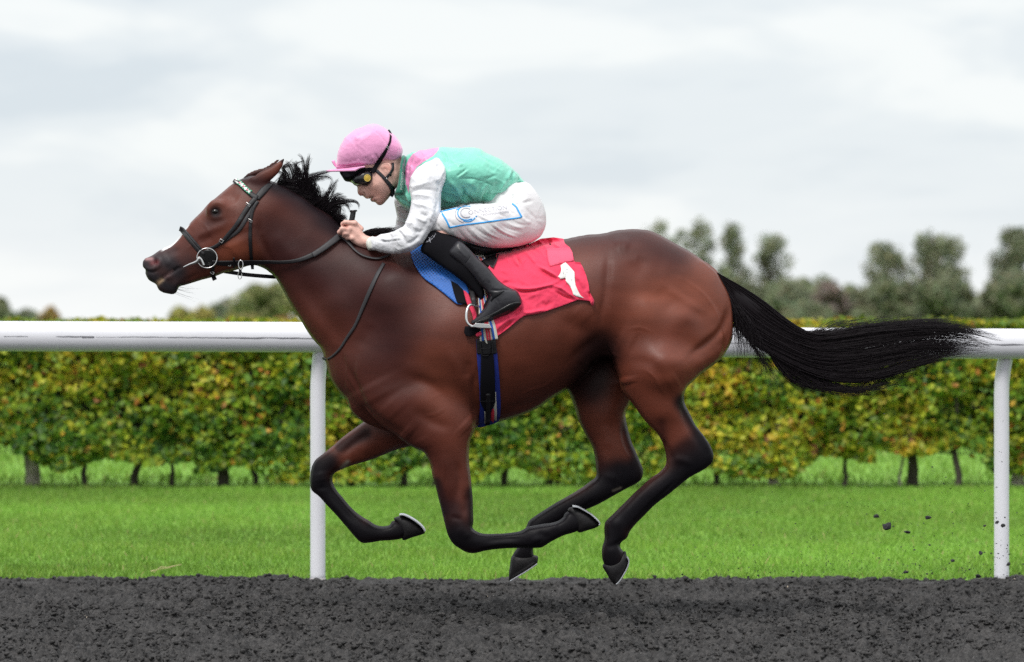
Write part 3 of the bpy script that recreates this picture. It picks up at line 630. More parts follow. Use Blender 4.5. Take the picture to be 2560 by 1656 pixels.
# ------------------------------------------------------------------ the horse
TRUNK = px(
 ('A',[(1000,343),(940,375),(870,430),(800,490),(745,535),(690,580),(640,640),(590,690),(540,740),(500,785),(465,825),(425,880),(385,930),(330,975),
  (270,1000),(215,1030),(165,1065),(130,1083),(85,1103),(66,1140),(68,1180),(90,1215),(88,1250),(105,1290),(130,1320),(185,1350),(200,1370),(212,1402),(250,1430),
  (300,1445),(350,1450),(385,1440),(405,1405),(420,1375),(480,1360),(560,1335),(640,1310),(720,1290),(790,1268),(850,1243),(960,1218),(1050,1185),(1130,1168),
  (1200,1187),(1260,1218),(1300,1258)]),
 ('D',[(115,135),(155,180),(200,255),(250,350),(300,430),(345,500),(380,560),(420,620),(460,670),(500,712),(515,752),(525,790),(540,830),(552,880),(575,950),
  (610,1010),(650,1060),(695,1108),(720,1170),(750,1220),(800,1262),(870,1300),(960,1330),(1100,1350),(1300,1360),(1500,1350),(1640,1335),(1750,1312),(1870,1278)]),
 ('C',[(850,1388),(950,1355),(1050,1308),(1150,1240),(1235,1188)]),
 ('F',[(330,1265),(400,1195),(450,1120),(560,1080),(800,1150),(1150,1180),(1380,1130),(1470,1020),(1497,960),(1512,900),(1520,800),(1518,720),(1500,640),
  (1470,570),(1430,500),(1395,435),(1340,385),(1270,330),(1170,265),(1060,205),(960,150),(880,115),(800,103),(700,103),(600,115),(520,135),(400,145),(300,162),(215,180)]),
 ('P',[(1320,614),(1260,628),(1200,634),(1140,624),(1080,606),(1020,590),(975,582),(930,588),(890,584)]),
 ('A',[(2050,850),(1990,800),(1957,765),(1900,700),(1820,645),(1729,592),(1650,525),(1549,465),(1453,412),(1350,372),(1270,345),(1200,320),(1130,305),(1070,315)]))
NHIND = px(
 ('F',[(600,640),(680,500),(880,430),(1100,470),(1270,570),(1370,690),(1425,800),(1445,900),(1440,1010),(1395,1118),(1270,1220),(1200,1285)]),
 ('G',[(1112,178),(1090,230),(1095,290),(1130,360),(1170,440),(1230,515),(1270,580),(1288,640),(1272,690),(1215,735),(1130,780),(1060,835),(980,900),(900,960),
  (830,1030),(770,1090),(730,1140),(713,1180),(682,1205),(665,1225),(668,1250),(690,1275),(690,1320),(680,1370),(640,1400),(590,1390),(560,1360),(545,1320),(541,1280),(545,1240),(560,1190),(558,1130),(560,1090),
  (575,1062),(610,1030),(680,960),(760,880),(860,790),(930,740),(968,690),(965,620),(940,540),(900,480),(850,430),(800,370),(760,310),(735,278),(700,240),(670,190),(655,120),(640,80),(620,20)]),
 ('F',[(560,1040),(532,980),(522,930),(530,850),(560,750)]))
FHIND = px(
 ('G',[(290,170),(315,205),(340,260),(365,330),(385,400),(430,490),(475,570),(495,640),(503,720),(503,775),(470,802),(420,840),(340,890),(250,940),(170,990),(100,1035),(55,1072),(42,1105)]),
 ('E',[(1690,920),(1668,980),(1645,1040),(1615,1085),(1605,1130),(1640,1160),(1720,1150),(1770,1120),(1768,1085),(1765,1050),(1785,990),(1830,930),(1930,870)]),
 ('G',[(300,1055),(390,1010),(430,998),(520,960),(610,910),(700,860),(780,818),(812,785),(818,730),(800,680),(770,610),(740,540),(718,460),(703,390),(705,340),(735,280),(790,150),(750,0),(600,-90),(420,-40),(320,80)]))
NFORE = px(
 ('D',[(1690,1320),(1680,1240),(1650,1120),(1600,980),(1560,860),(1500,700),(1390,500),(1230,400),(1060,420),(920,540),(800,720),(760,900),(800,1060),(870,1200),(960,1300),(1060,1370),(1180,1460)]),
 ('E',[(940,325),(975,370),(1000,430),(1015,510),(1035,580),(1060,680),(1085,780),(1110,880),(1128,945),(1165,1010),(1220,1050),(1275,1079),(1335,1082),(1400,1066),(1500,1052),(1600,1046),(1700,1045),
  (1780,1045),(1830,1040),(1870,1015),(1930,980),(2000,948),(2080,925),(2130,890),(2130,830),(2090,780),(2040,765),(1998,785),(1988,812),(1950,840),(1900,855),(1860,860),(1820,866),(1770,875),(1720,885),(1690,905),(1650,920),(1580,930),
  (1500,935),(1400,935),(1350,920),(1315,893),(1322,850),(1320,780),(1318,700),(1310,600),(1300,500),(1290,420),(1288,330),(1297,250),(1320,190),(1337,150)]))
FFORE = px(
 ('E',[(520,90),(430,155),(350,215),(270,285),(200,340),(145,385),(115,440),(105,510),(105,580),(120,620),(170,660),(215,710),(290,790),(360,870),(420,940),(460,985),(500,1008),(560,1003),(640,990),(730,985),
  (800,968),(850,930),(850,880),(800,850),(750,835),(710,845),(695,872),(640,880),(590,868),(540,835),(480,800),(420,750),(360,680),(310,620),(280,570),(273,520),(290,485),(350,455),(430,425),(520,400),(620,365),(740,315),(850,285),
  (960,230),(980,100),(850,-10),(650,0)]))
HST = [  # neck and shoulder
 ('A',[(1190,700),(1190,880),(1260,1050),(1310,1180)],9,-9),('D',[(200,130),(290,270),(400,430),(560,640),(640,740)],14,6),('D',[(330,130),(450,350),(600,560),(690,720)],17,-7),
 ('A',[(1330,830),(1420,980),(1560,1120)],20,5),('D',[(420,60),(620,330),(760,560)],22,5),
 ('D',[(640,740),(720,900),(820,1080),(850,1180),(960,1290),(1090,1385)],8,-11),('D',[(700,1110),(740,1200),(830,1270)],12,6),('D',[(860,980),(940,1130)],55,10),('D',[(900,520),(840,640),(800,720)],16,-5),
 ('D',[(1480,720),(1560,880),(1630,1080)],12,9),('D',[(1640,800),(1620,950)],10,-6),('D',[(1700,880),(1665,1050),(1715,1260)],7,-10),('D',[(1600,1270),(1655,1320)],24,9),('D',[(1180,930),(1350,1000),(1480,1130)],11,-7),
 ('D',[(1120,830),(1300,900),(1470,960)],16,6),('D',[(1200,1170),(1350,1280),(1520,1330)],12,-8),('D',[(860,1150),(1000,1290),(1180,1400)],9,-8),('D',[(1140,1330),(1200,1380)],22,8),('D',[(1250,1060),(1420,1190),(1560,1240)],20,6),
 ('D',[(1000,1120),(1100,1230)],30,7),('D',[(1250,1400),(1300,1500)],16,5),
 # forelegs
 ('E',[(1190,380),(1215,520),(1190,700)],9,-6),('E',[(1090,330),(1130,520),(1150,700)],16,5),('E',[(1270,640),(1270,740),(1230,800)],9,-5),('E',[(1150,810),(1240,835)],6,-4),('E',[(1190,900),(1260,930),(1290,980)],14,5),
 ('E',[(1400,990),(1550,975),(1690,975)],5,-4),('E',[(1380,1040),(1500,1010),(1640,1010)],5,3),('E',[(1800,920),(1850,960),(1900,940)],9,-5),('E',[(1780,960),(1800,1000)],12,4),('E',[(1880,900),(1960,880)],8,4),
 ('E',[(560,180),(420,270),(340,370)],9,-6),('E',[(620,250),(470,330)],14,5),('E',[(180,470),(200,560)],14,5),('E',[(150,600),(230,590)],6,-4),('E',[(260,640),(350,760),(440,860)],5,-4),
 # quarters
 ('F',[(600,240),(660,215),(730,235)],13,8),('F',[(560,290),(548,450),(535,600),(505,760),(512,920)],8,-8),('F',[(620,300),(600,600)],26,4),('F',[(745,330),(780,420),(840,300)],18,-6),
 ('F',[(1490,680),(1445,850),(1340,960),(1180,1080)],8,-11),('F',[(1470,1000),(1330,1090),(1200,1180)],14,6),('F',[(1420,860),(1330,920),(1180,970)],18,5),('F',[(980,530),(1180,680),(1330,760)],9,4),
 ('F',[(930,560),(1060,740)],18,-4),('F',[(860,960),(1060,1000),(1140,1100)],24,-7),('F',[(680,1240),(690,1300)],20,10),('F',[(720,1130),(880,1140),(990,1290)],13,-6),('F',[(620,950),(760,1010)],34,7),('F',[(700,740),(900,700)],40,4),
 ('F',[(1000,1300),(1100,1250)],18,5),('F',[(950,350),(1200,460)],30,4),
 ('F',[(250,1130),(330,1060),(420,990),(500,920)],10,-12),('F',[(330,1150),(440,1030)],12,6),('F',[(230,760),(300,860),(450,900)],16,-5),('F',[(300,700),(420,800)],20,4),
 ('C',[(900,700),(860,900),(900,1100)],20,3),('C',[(1050,680),(1010,880),(1040,1080)],20,-3),('C',[(1180,650),(1140,850),(1130,1010)],20,3),('C',[(800,1290),(950,1300),(1080,1230)],10,-4),
 ('F',[(820,1180),(900,1230),(960,1330),(1010,1400)],3,2.2),('F',[(700,880),(800,860),(900,900)],3,1.6),('D',[(1280,1240),(1380,1220),(1480,1160)],3,2),('D',[(1350,1100),(1440,1060)],2.6,1.6),('C',[(900,1230),(1000,1180),(1100,1150),(1200,1060)],3,2.2),('A',[(640,760),(700,840),(680,920)],2.6,1.8),('A',[(600,880),(560,960),(480,1020)],2.6,1.6),('E',[(1080,290),(1110,420),(1090,560)],3,2),('D',[(1700,1010),(1720,1100)],2.5,-3),('D',[(1680,1010),(1690,1150)],2.2,-2.5),('F',[(560,600),(570,720)],2.4,-2),('C',[(560,960),(575,1100),(590,1250)],2.2,-3),
 # hocks and cannons
 ('G',[(1065,300),(1120,430),(1190,570)],7,-8),('G',[(1150,400),(1220,540),(1265,620)],8,5),('G',[(940,520),(1000,640),(1040,680)],8,-5),('G',[(1000,660),(1100,670),(1110,720)],10,6),('G',[(1040,800),(900,930),(760,1070)],4,-5),('G',[(900,800),(760,950),(650,1070)],10,3),
 ('G',[(600,1080),(680,1090)],14,5),('G',[(570,1250),(690,1210)],7,-5),('G',[(690,420),(690,520),(740,650)],6,-6),('G',[(560,420),(590,600)],12,5),('G',[(560,760),(640,800)],10,4),('G',[(500,930),(380,1000)],5,-4),
 # head
 ('A',[(950,900),(1000,1020),(930,1100)],38,9),('A',[(1000,700),(1060,850)],22,4),('A',[(560,905),(680,850),(800,800),(900,740)],9,4),('A',[(600,960),(740,880)],11,-4),('A',[(850,560),(920,520),(980,560)],14,-6),
 ('A',[(690,600),(740,560),(820,570),(870,620)],6,7),('A',[(700,700),(770,715),(850,690)],6,4),('A',[(765,650)],11,-9),('A',[(500,820),(620,700)],10,4),('A',[(430,1010),(330,1050),(260,1080)],8,-4),('A',[(280,1160),(340,1130)],9,4),
 ('R',[(780,935),(690,965),(620,1010),(520,1080),(430,1140),(330,1240)],3.5,-10),('R',[(560,1090),(480,1150)],5,4),('R',[(150,740),(70,830),(80,930),(200,985),(330,940),(370,850),(330,780),(220,735)],4,5),('R',[(260,850),(300,860)],6,-12),
 ('R',[(110,1000),(240,1030),(340,970)],4,-5),('R',[(820,1200),(950,1130),(1100,1060)],5,-4),('R',[(720,1290),(600,1260)],12,4)]
V_ = Vol((-1.53, -0.37, 0.12), (0.95, 0.37, 1.90), 0.006)
V_.sil(TRUNK, 0.0, [('A',150,1200,.62),('A',300,1350,.55),('A',500,1000,.62),('A',800,700,.66),('A',950,950,.62),('A',1200,500,.6),('A',1500,800,.5),('A',1800,900,.52),('D',400,200,.58),('D',700,500,.66),('D',900,1000,.8),
   ('P',975,600,.55),('P',1000,720,.78),('P',1150,850,.9),('P',1300,850,.92),('P',1450,800,.88),('P',1600,750,.86),('P',1750,780,.85),('P',1600,600,.9),('P',1200,660,.85),('P',1400,640,.85)])
V_.sil(NHIND, [('F',900,500,-.02),('F',1150,560,-.02),('F',1300,680,-.03),('F',1400,850,-.05),('F',800,750,-.08),('F',1150,850,-.08),('F',1000,1200,-.135),('G',900,400,-.135),('G',1100,650,-.13),('G',800,950,-.12),('G',620,1150,-.115),('G',620,1400,-.11)],
   [('F',800,700,1.0),('F',1100,600,1.0),('F',1300,900,.8),('F',1000,1200,.95),('G',900,300,.8),('G',950,500,.66),('G',1150,650,.56),('G',850,900,.95),('G',630,1120,.95),('G',620,1300,1.0)], r=0.055)
V_.sil(FHIND, .12, [('G',550,0,.8),('G',550,300,.8),('G',650,500,.66),('G',680,720,.6),('G',400,950,.95),('G',100,1100,.95),('E',1700,1100,1.0)], r=0.02)
V_.sil(NFORE, [('D',1200,800,-.12),('D',1300,1200,-.15),('E',1150,400,-.15),('E',1200,900,-.14),('E',1500,1000,-.135),('E',2000,850,-.14)],
   [('D',1200,800,.56),('D',1200,1200,.6),('E',1150,300,.72),('E',1180,600,.66),('E',1220,950,.85),('E',1500,1000,.95),('E',1820,950,1.0),('E',2050,850,1.0)], r=0.035)
V_.sil(FFORE, [('E',800,150,.1),('E',400,350,.14),('E',200,550,.15),('E',700,900,.14)], [('E',700,200,.75),('E',400,350,.7),('E',200,540,.85),('E',350,750,.95),('E',520,930,1.0),('E',750,900,1.0)], r=0.02)
for sgn in (-1, 1):     # brow ridge, nostril rims
    V_.ell(w3(px(('A',[(790,630)])), sgn*.08)[0], (.045, .018, .03), r=.035)
# ears lie back along the poll
EAR = px(('S',[(560,560),(640,520),(740,440),(860,370),(980,310),(1080,250),(1180,190),(1288,126),(1290,200),(1262,300),(1215,390),(1160,470),(1080,550),(1000,620),(880,690),(760,730),(640,700),(560,640)]))
V_.sil(EAR, -.055, .42, r=0.02)
EARF = px(('S',[(400,560),(480,480),(580,420),(700,375),(860,335),(960,275),(1060,210),(1175,143),(1190,190),(1100,280),(950,390),(700,520),(520,570)]))
V_.sil(EARF, .05, .42, r=0.02)
hv, hq = V_.mesh(3); del V_
def skin_relief(V, Q, strokes, facing=0.0):
    nn = vnormals(V, Q); P = topx(V)
    wgt = smooth(-nn[:, 1], 0.02, 0.5) * (V[:, 1] < facing + 0.3)
    return V + nn * (relief(P, strokes) * wgt)[:, None]
hv = skin_relief(hv, hq, [(a, b, c * (1.15 if a in 'DF' else 1), d * (.65 if a == 'D' else .95)) for a, b, c, d in HST])
def paint(P, base, layers, V=None, nn=None):
    c = np.tile(np.array(base, float), (len(P), 1))
    for t, pts, wd, colr, st in layers:
        q = px((t, pts)); m = st * np.exp(-(poly_dist(P, q) / wd) ** 4)
        c = c * (1 - m[:, None]) + np.array(colr) * m[:, None]
    return c
BLK = (.008, .007, .009); DRK = (.030, .0095, .010); BAY = (.135, .034, .019); WARM = (.225, .060, .030); GRY = (.03, .026, .03)
hp = topx(hv); hn_ = vnormals(hv, hq)
def soft(P, layers, c):
    for t, pts, wd, colr, st in layers:
        q = px((t, pts)); m = st * np.exp(-(poly_dist(P, q) / wd) ** (4 if colr is BLK else 2))
        c = c * (1 - m[:, None]) + np.array(colr) * m[:, None]
    return c
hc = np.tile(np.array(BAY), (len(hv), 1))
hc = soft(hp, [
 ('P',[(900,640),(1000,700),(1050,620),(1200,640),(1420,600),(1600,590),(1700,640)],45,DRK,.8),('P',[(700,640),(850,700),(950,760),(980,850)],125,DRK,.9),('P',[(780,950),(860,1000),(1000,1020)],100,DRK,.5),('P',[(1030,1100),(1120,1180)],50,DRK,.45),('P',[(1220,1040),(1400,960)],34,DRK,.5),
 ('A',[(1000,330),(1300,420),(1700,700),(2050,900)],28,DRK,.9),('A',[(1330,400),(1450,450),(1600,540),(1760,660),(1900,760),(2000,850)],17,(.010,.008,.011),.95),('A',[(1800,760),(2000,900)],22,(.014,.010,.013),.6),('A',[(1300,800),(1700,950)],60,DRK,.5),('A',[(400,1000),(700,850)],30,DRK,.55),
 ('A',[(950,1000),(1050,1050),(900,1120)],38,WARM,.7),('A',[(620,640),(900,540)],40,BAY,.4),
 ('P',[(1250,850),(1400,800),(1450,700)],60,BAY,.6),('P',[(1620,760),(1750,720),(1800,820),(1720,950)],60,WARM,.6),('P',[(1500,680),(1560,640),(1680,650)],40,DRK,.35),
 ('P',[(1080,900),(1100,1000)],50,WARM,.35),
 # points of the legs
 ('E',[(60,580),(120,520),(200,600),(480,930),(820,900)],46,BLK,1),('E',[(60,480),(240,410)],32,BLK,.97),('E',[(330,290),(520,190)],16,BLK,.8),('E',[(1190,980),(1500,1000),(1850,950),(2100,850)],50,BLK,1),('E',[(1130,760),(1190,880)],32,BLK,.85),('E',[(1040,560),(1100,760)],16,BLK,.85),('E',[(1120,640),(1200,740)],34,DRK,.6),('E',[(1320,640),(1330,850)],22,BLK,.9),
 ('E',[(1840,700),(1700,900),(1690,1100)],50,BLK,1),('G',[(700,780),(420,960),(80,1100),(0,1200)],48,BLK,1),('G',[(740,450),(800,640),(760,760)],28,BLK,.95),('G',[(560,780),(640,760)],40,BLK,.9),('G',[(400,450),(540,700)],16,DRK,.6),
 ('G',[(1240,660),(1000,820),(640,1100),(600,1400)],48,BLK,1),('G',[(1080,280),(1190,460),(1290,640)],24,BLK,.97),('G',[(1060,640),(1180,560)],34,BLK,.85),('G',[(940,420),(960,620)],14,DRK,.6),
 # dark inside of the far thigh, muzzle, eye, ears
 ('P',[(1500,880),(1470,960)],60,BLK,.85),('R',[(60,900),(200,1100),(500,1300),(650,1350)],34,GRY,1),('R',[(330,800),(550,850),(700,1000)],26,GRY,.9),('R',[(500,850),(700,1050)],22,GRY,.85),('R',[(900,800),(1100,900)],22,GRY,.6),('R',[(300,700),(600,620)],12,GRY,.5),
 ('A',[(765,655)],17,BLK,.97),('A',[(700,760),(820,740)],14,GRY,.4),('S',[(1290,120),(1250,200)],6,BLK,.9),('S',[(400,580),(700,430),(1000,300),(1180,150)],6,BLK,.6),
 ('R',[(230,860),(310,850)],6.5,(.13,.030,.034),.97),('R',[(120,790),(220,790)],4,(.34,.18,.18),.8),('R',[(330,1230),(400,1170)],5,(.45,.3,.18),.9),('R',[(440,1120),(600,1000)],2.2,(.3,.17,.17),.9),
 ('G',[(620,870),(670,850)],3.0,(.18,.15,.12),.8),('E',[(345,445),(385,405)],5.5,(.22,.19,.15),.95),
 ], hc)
bl = (np.abs(hv[:, 1]) < .03) & (hn_[:, 0] * -.6 + hn_[:, 2] * .7 > .62)
bm_ = bl * np.exp(-(poly_dist(hp, px(('A',[(480,800),(380,930),(280,995)]))) / 11) ** 4)
hc = hc * (1 - .95 * bm_[:, None]) + .72 * .95 * bm_[:, None]
COAT = mat('bay_coat', BAY, rough=.42, spec=.3, attr=True, noise=.16, nscale=9, bump=.0009, bscale=420, sheen=.0, coat=.04, stretch=(.5, 1, 1.6))
ct = COAT.node_tree; cb = ct.nodes['Principled BSDF']; ca_ = [q for q in ct.nodes if q.type == 'ATTRIBUTE'][0]     # black points of the coat shine less
cb.inputs['Coat Roughness'].default_value = .32
mr_ = N(ct, 'ShaderNodeMapRange'); mr_.inputs['From Min'].default_value = .01; mr_.inputs['From Max'].default_value = .12; mr_.inputs['To Min'].default_value = .08; mr_.inputs['To Max'].default_value = .30
sp_ = N(ct, 'ShaderNodeSeparateColor'); ct.links.new(ca_.outputs['Color'], sp_.inputs[0]); ct.links.new(sp_.outputs[0], mr_.inputs[0]); ct.links.new(mr_.outputs[0], cb.inputs['Specular IOR Level'])
horse = tag(empty('horse', (0, 0, 0)), 'bay racehorse galloping to the left with all four feet off the ground', 'horse')
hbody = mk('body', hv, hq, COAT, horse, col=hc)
HB = BVHTree.FromPolygons([tuple(v) for v in hv], [tuple(int(i) for i in f) for f in hq])
# ------------------------------------------------------------------ hooves, shoes, eye, tail, mane
HOOF = mat('hoof_horn', (.011,.010,.011), rough=.5, spec=.25, noise=.3, nscale=40, bump=.001, bscale=150)
SHOE = mat('aluminium', (.62,.63,.65), rough=.35, metal=1.0)
def plate(name, pts, y0, y1, mt, parent, bev=.0015):
    """flat outline (px) given a width from y0 to y1"""
    import bmesh
    b = bmesh.new(); f = b.faces.new([b.verts.new(v) for v in w3(pts, y0)]); b.normal_update()
    r = bmesh.ops.extrude_face_region(b, geom=[f]); vs = [g for g in r['geom'] if isinstance(g, bmesh.types.BMVert)]
    for v, q in zip(vs, [tuple(x) for x in w3(pts, y1)]): pass
    bmesh.ops.translate(b, verts=vs, vec=(0, y1 - y0, 0)); bmesh.ops.recalc_face_normals(b, faces=b.faces)
    if bev: bmesh.ops.bevel(b, geom=list(b.edges), offset=bev, segments=2, affect='EDGES', profile=.6)
    me = bpy.data.meshes.new(name); b.to_mesh(me); b.free(); me.materials.append(mt)
    o = bpy.data.objects.new(name, me); COL.objects.link(o); o.parent = parent; return o
hooves = [
 # outline, plane, sole line (heel -> toe)
 (('E',[(2040,740),(2090,742),(2150,768),(2200,802),(2250,852),(2256,876),(2220,897),(2160,915),(2108,930),(2085,905),(2075,860),(2055,810),(2020,765)]), -.14, ('E',[(2058,738),(2100,744),(2155,772),(2205,806),(2256,856),(2252,872)])),
 (('E',[(745,812),(790,800),(830,812),(880,842),(930,882),(958,917),(955,936),(910,952),(850,970),(800,988),(785,960),(775,910),(755,865),(725,825)]), .14, ('E',[(768,800),(795,800),(835,815),(885,845),(933,885),(958,922)])),
 (('G',[(600,1340),(640,1315),(697,1268),(708,1300),(722,1325),(716,1370),(692,1420),(662,1470),(632,1493),(602,1467),(575,1420),(546,1362)]), -.11, ('G',[(712,1315),(721,1335),(714,1372),(690,1420),(660,1468),(638,1490)])),
 (('E',[(1610,1095),(1680,1092),(1740,1095),(1797,1100),(1800,1140),(1786,1166),(1720,1212),(1640,1262),(1590,1291),(1582,1250),(1590,1180)]), .12, ('E',[(1792,1160),(1720,1210),(1640,1258),(1592,1289)]))]
for ol, yy, sole in hooves:
    ho, _ = solid('hoof', ol, HOOF, horse, y=yy, k=1.15, h=.004, flat=.055)
    c = catmull(px(sole), 5, False); tg = np.gradient(c, axis=0); tg /= np.linalg.norm(tg, axis=1, keepdims=True); nr = np.stack([-tg[:, 1], tg[:, 0]], 1)
    cen = px(ol).mean(0); sgn = np.sign(((c.mean(0) - cen) * nr.mean(0)).sum())
    W_ = np.array([2.4] * len(c)); W_[-2:] = 2.0
    pl = np.concatenate([c - sgn * nr * .8, (c + sgn * nr * W_[:, None])[::-1]])
    plate('horseshoe', pl, yy - .047, yy + .047, SHOE, ho, .001)
EYE = mat('eye_glass', (.006,.004,.003), rough=.12, spec=.5)
for s_ in (-1, 1):
    e0 = cast(px(('A',[(765,652)]))[0], HB)[0]
    v = Vol((e0.x-.04, -.04, e0.z-.04), (e0.x+.04, .04, e0.z+.04), .003); v.ell((e0.x, 0, e0.z), (.019, .016, .014))
    V, Q = v.mesh(2); V = V + np.array([0, s_ * (abs(e0.y) - .010), 0]); mk('eye', V, Q, EYE, horse)
HAIRM = mat('black_horsehair', (.010,.007,.009), rough=.45, spec=.2)
def fan(guides, n, m, ys, spread, trunc=(0.75, 1.0), wob=.01, rad=.0009, clump=0.5, tpow=1.0):
    """hairs interpolated between measured guide lines (lists of px arrays); ys = depth range"""
    G = np.stack([resample(catmull(g, 5, False), 1)[0][np.linspace(0, len(resample(catmull(g, 5, False), 1)[0]) - 1, m).astype(int)] for g in guides])
    k = len(G); u = rng.random(n)
    K_ = 30; gi = np.round(u * K_).astype(int)
    if clump: u = np.clip(u + (gi / K_ - u) * clump * rng.random(n), 0, 1)
    f = u * (k - 1); i = np.minimum(f.astype(int), k - 2); t = (f - i)[:, None, None]
    P = G[i] * (1 - t) + G[i+1] * t
    tr = trunc[0] + (trunc[1] - trunc[0]) * rng.random(n)
    gt = rng.uniform(.80, 1.0, K_ + 1); gsx, gsz = rng.normal(0, .020, K_ + 1), rng.normal(0, .014, K_ + 1)
    if clump > .6: tr = tr * gt[gi]
    s = np.linspace(0, 1, m)
    Pn = np.empty_like(P)
    for q in range(n):
        si = s * tr[q]
        for a in (0, 1): Pn[q, :, a] = np.interp(si, s, P[q, :, a])
    y = ys[0] + (ys[1] - ys[0]) * rng.random(n)
    ph, fr, am = rng.random((n, 3, 1)) * 6.28, 1 + 2.2 * rng.random((n, 3, 1)), rng.normal(0, 1, (n, 3, 1)) * wob
    W_ = w3(Pn.reshape(-1, 2), 0.0).reshape(n, m, 3)
    grow = (s ** 1.2)[None, :]
    W_[:, :, 1] = y[:, None] * (0.35 + .65 * grow) + np.sin(ph[:, 1] + fr[:, 1] * s * 3) * am[:, 1] * grow
    W_[:, :, 0] += np.sin(ph[:, 0] + fr[:, 0] * s * 4) * am[:, 0] * grow + rng.normal(0, spread, (n, 1)) * grow
    W_[:, :, 2] += np.sin(ph[:, 2] + fr[:, 2] * s * 4) * am[:, 2] * grow + rng.normal(0, spread, (n, 1)) * grow
    if clump > .6: W_[:, :, 0] += gsx[gi][:, None] * s ** 3; W_[:, :, 2] += gsz[gi][:, None] * s ** 2.5
    R = rad * (0.7 + .6 * rng.random((n, 1))) * (1 - .8 * s ** 2)[None, :]
    return W_, R
TG = [px(('H',p)) for p in (
 [(95,125),(200,185),(320,255),(450,340),(560,440),(690,535),(790,585),(900,590),(1050,555),(1200,528),(1450,512),(1700,503),(1900,515),(2120,545)],
 [(100,140),(190,230),(300,330),(420,430),(540,510),(700,600),(820,640),(1000,620),(1250,580),(1500,560),(1750,560),(1950,580),(2130,640)],
 [(100,150),(180,270),(260,400),(380,510),(520,590),(700,680),(850,730),(1050,730),(1300,690),(1550,650),(1800,640),(1980,670),(2130,715)],
 [(105,160),(190,320),(240,480),(340,590),(500,680),(680,770),(850,840),(1050,850),(1300,820),(1500,770),(1700,730),(1900,710),(2110,712)],
 [(110,170),(200,340),(225,500),(300,610),(450,700),(620,800),(790,880),(980,930),(1180,940),(1380,900),(1520,850),(1700,790),(1850,740),(2000,730)])]
tp, tr_ = fan(TG, 3000, 18, (-.055, .055), .009, (.82, 1.04), .007, .00105, .92)
tp2, tr2 = fan([px(('H',p)) for p in ([(120,180),(210,400),(215,600),(190,700)],[(130,200),(240,420),(280,620),(290,780)],[(150,220),(300,450),(370,600),(350,740)],[(200,300),(350,520),(450,640),(440,760)])], 900, 12, (-.05,.05), .010, (.45,1.0), .010, .0010, .5)
tp3, tr3 = fan([px(('H',p)) for p in ([(400,560),(480,700),(520,800),(600,900),(760,970),(1000,1010),(1260,1040)],[(430,600),(560,780),(700,880),(850,960),(1100,1010),(1300,960),(1500,920)],[(600,760),(760,870),(920,940),(1150,1000),(1350,960),(1600,890)])], 260, 16, (-.05,.05), .012, (.7,1.0), .012, .0008, .3)
tp4, tr4 = fan([px(('H',p)) for p in ([(700,560),(800,560),(900,500),(1000,490),(1200,500)],[(800,580),(1000,560),(1250,500),(1500,460),(1780,440)],[(1100,560),(1400,520),(1700,490),(1900,480),(2100,475)],[(900,600),(1200,540),(1600,500),(1900,510),(2150,560)])], 200, 16, (-.05,.05), .008, (.6,1.0), .014, .0006, .2)
tp5, tr5 = fan([px(('H',p)) for p in ([(300,600),(400,740),(420,880),(470,950),(560,970)],[(350,640),(430,760),(520,880),(620,1040),(760,1060)],[(600,780),(900,960),(1200,1000),(1500,940),(1800,960)],[(1000,900),(1300,880),(1500,860),(1750,820),(2000,780)])], 150, 16, (-.05,.05), .02, (.5,1.0), .02, .0006, .0)
for a_, b_ in ((tp2,tr2),(tp3,tr3),(tp4,tr4),(tp5,tr5)): pass
tail = solid('tail', [('H',[(70,100),(130,140),(230,200),(330,270),(440,350),(520,430),(560,500),(500,540),(400,500),(300,420),(240,400),(200,330),(150,250),(90,180)])], HAIRM, horse, y=0, k=.55, h=.006)[0]
def join_strands(lst, mcount, name, parent):
    Ps, Rs = [], []
    for P, R in lst:
        s0, s1 = np.linspace(0, 1, P.shape[1]), np.linspace(0, 1, mcount)
        Ps.append(np.stack([np.stack([np.interp(s1, s0, P[i, :, a]) for a in range(3)], 1) for i in range(len(P))])); Rs.append(np.stack([np.interp(s1, s0, R[i]) for i in range(len(R))]))
    return strands(name, np.concatenate(Ps), np.concatenate(Rs), HAIRM, parent)
join_strands([(tp,tr_),(tp2,tr2),(tp3,tr3),(tp4,tr4),(tp5,tr5)], 16, 'tail_hair', tail)
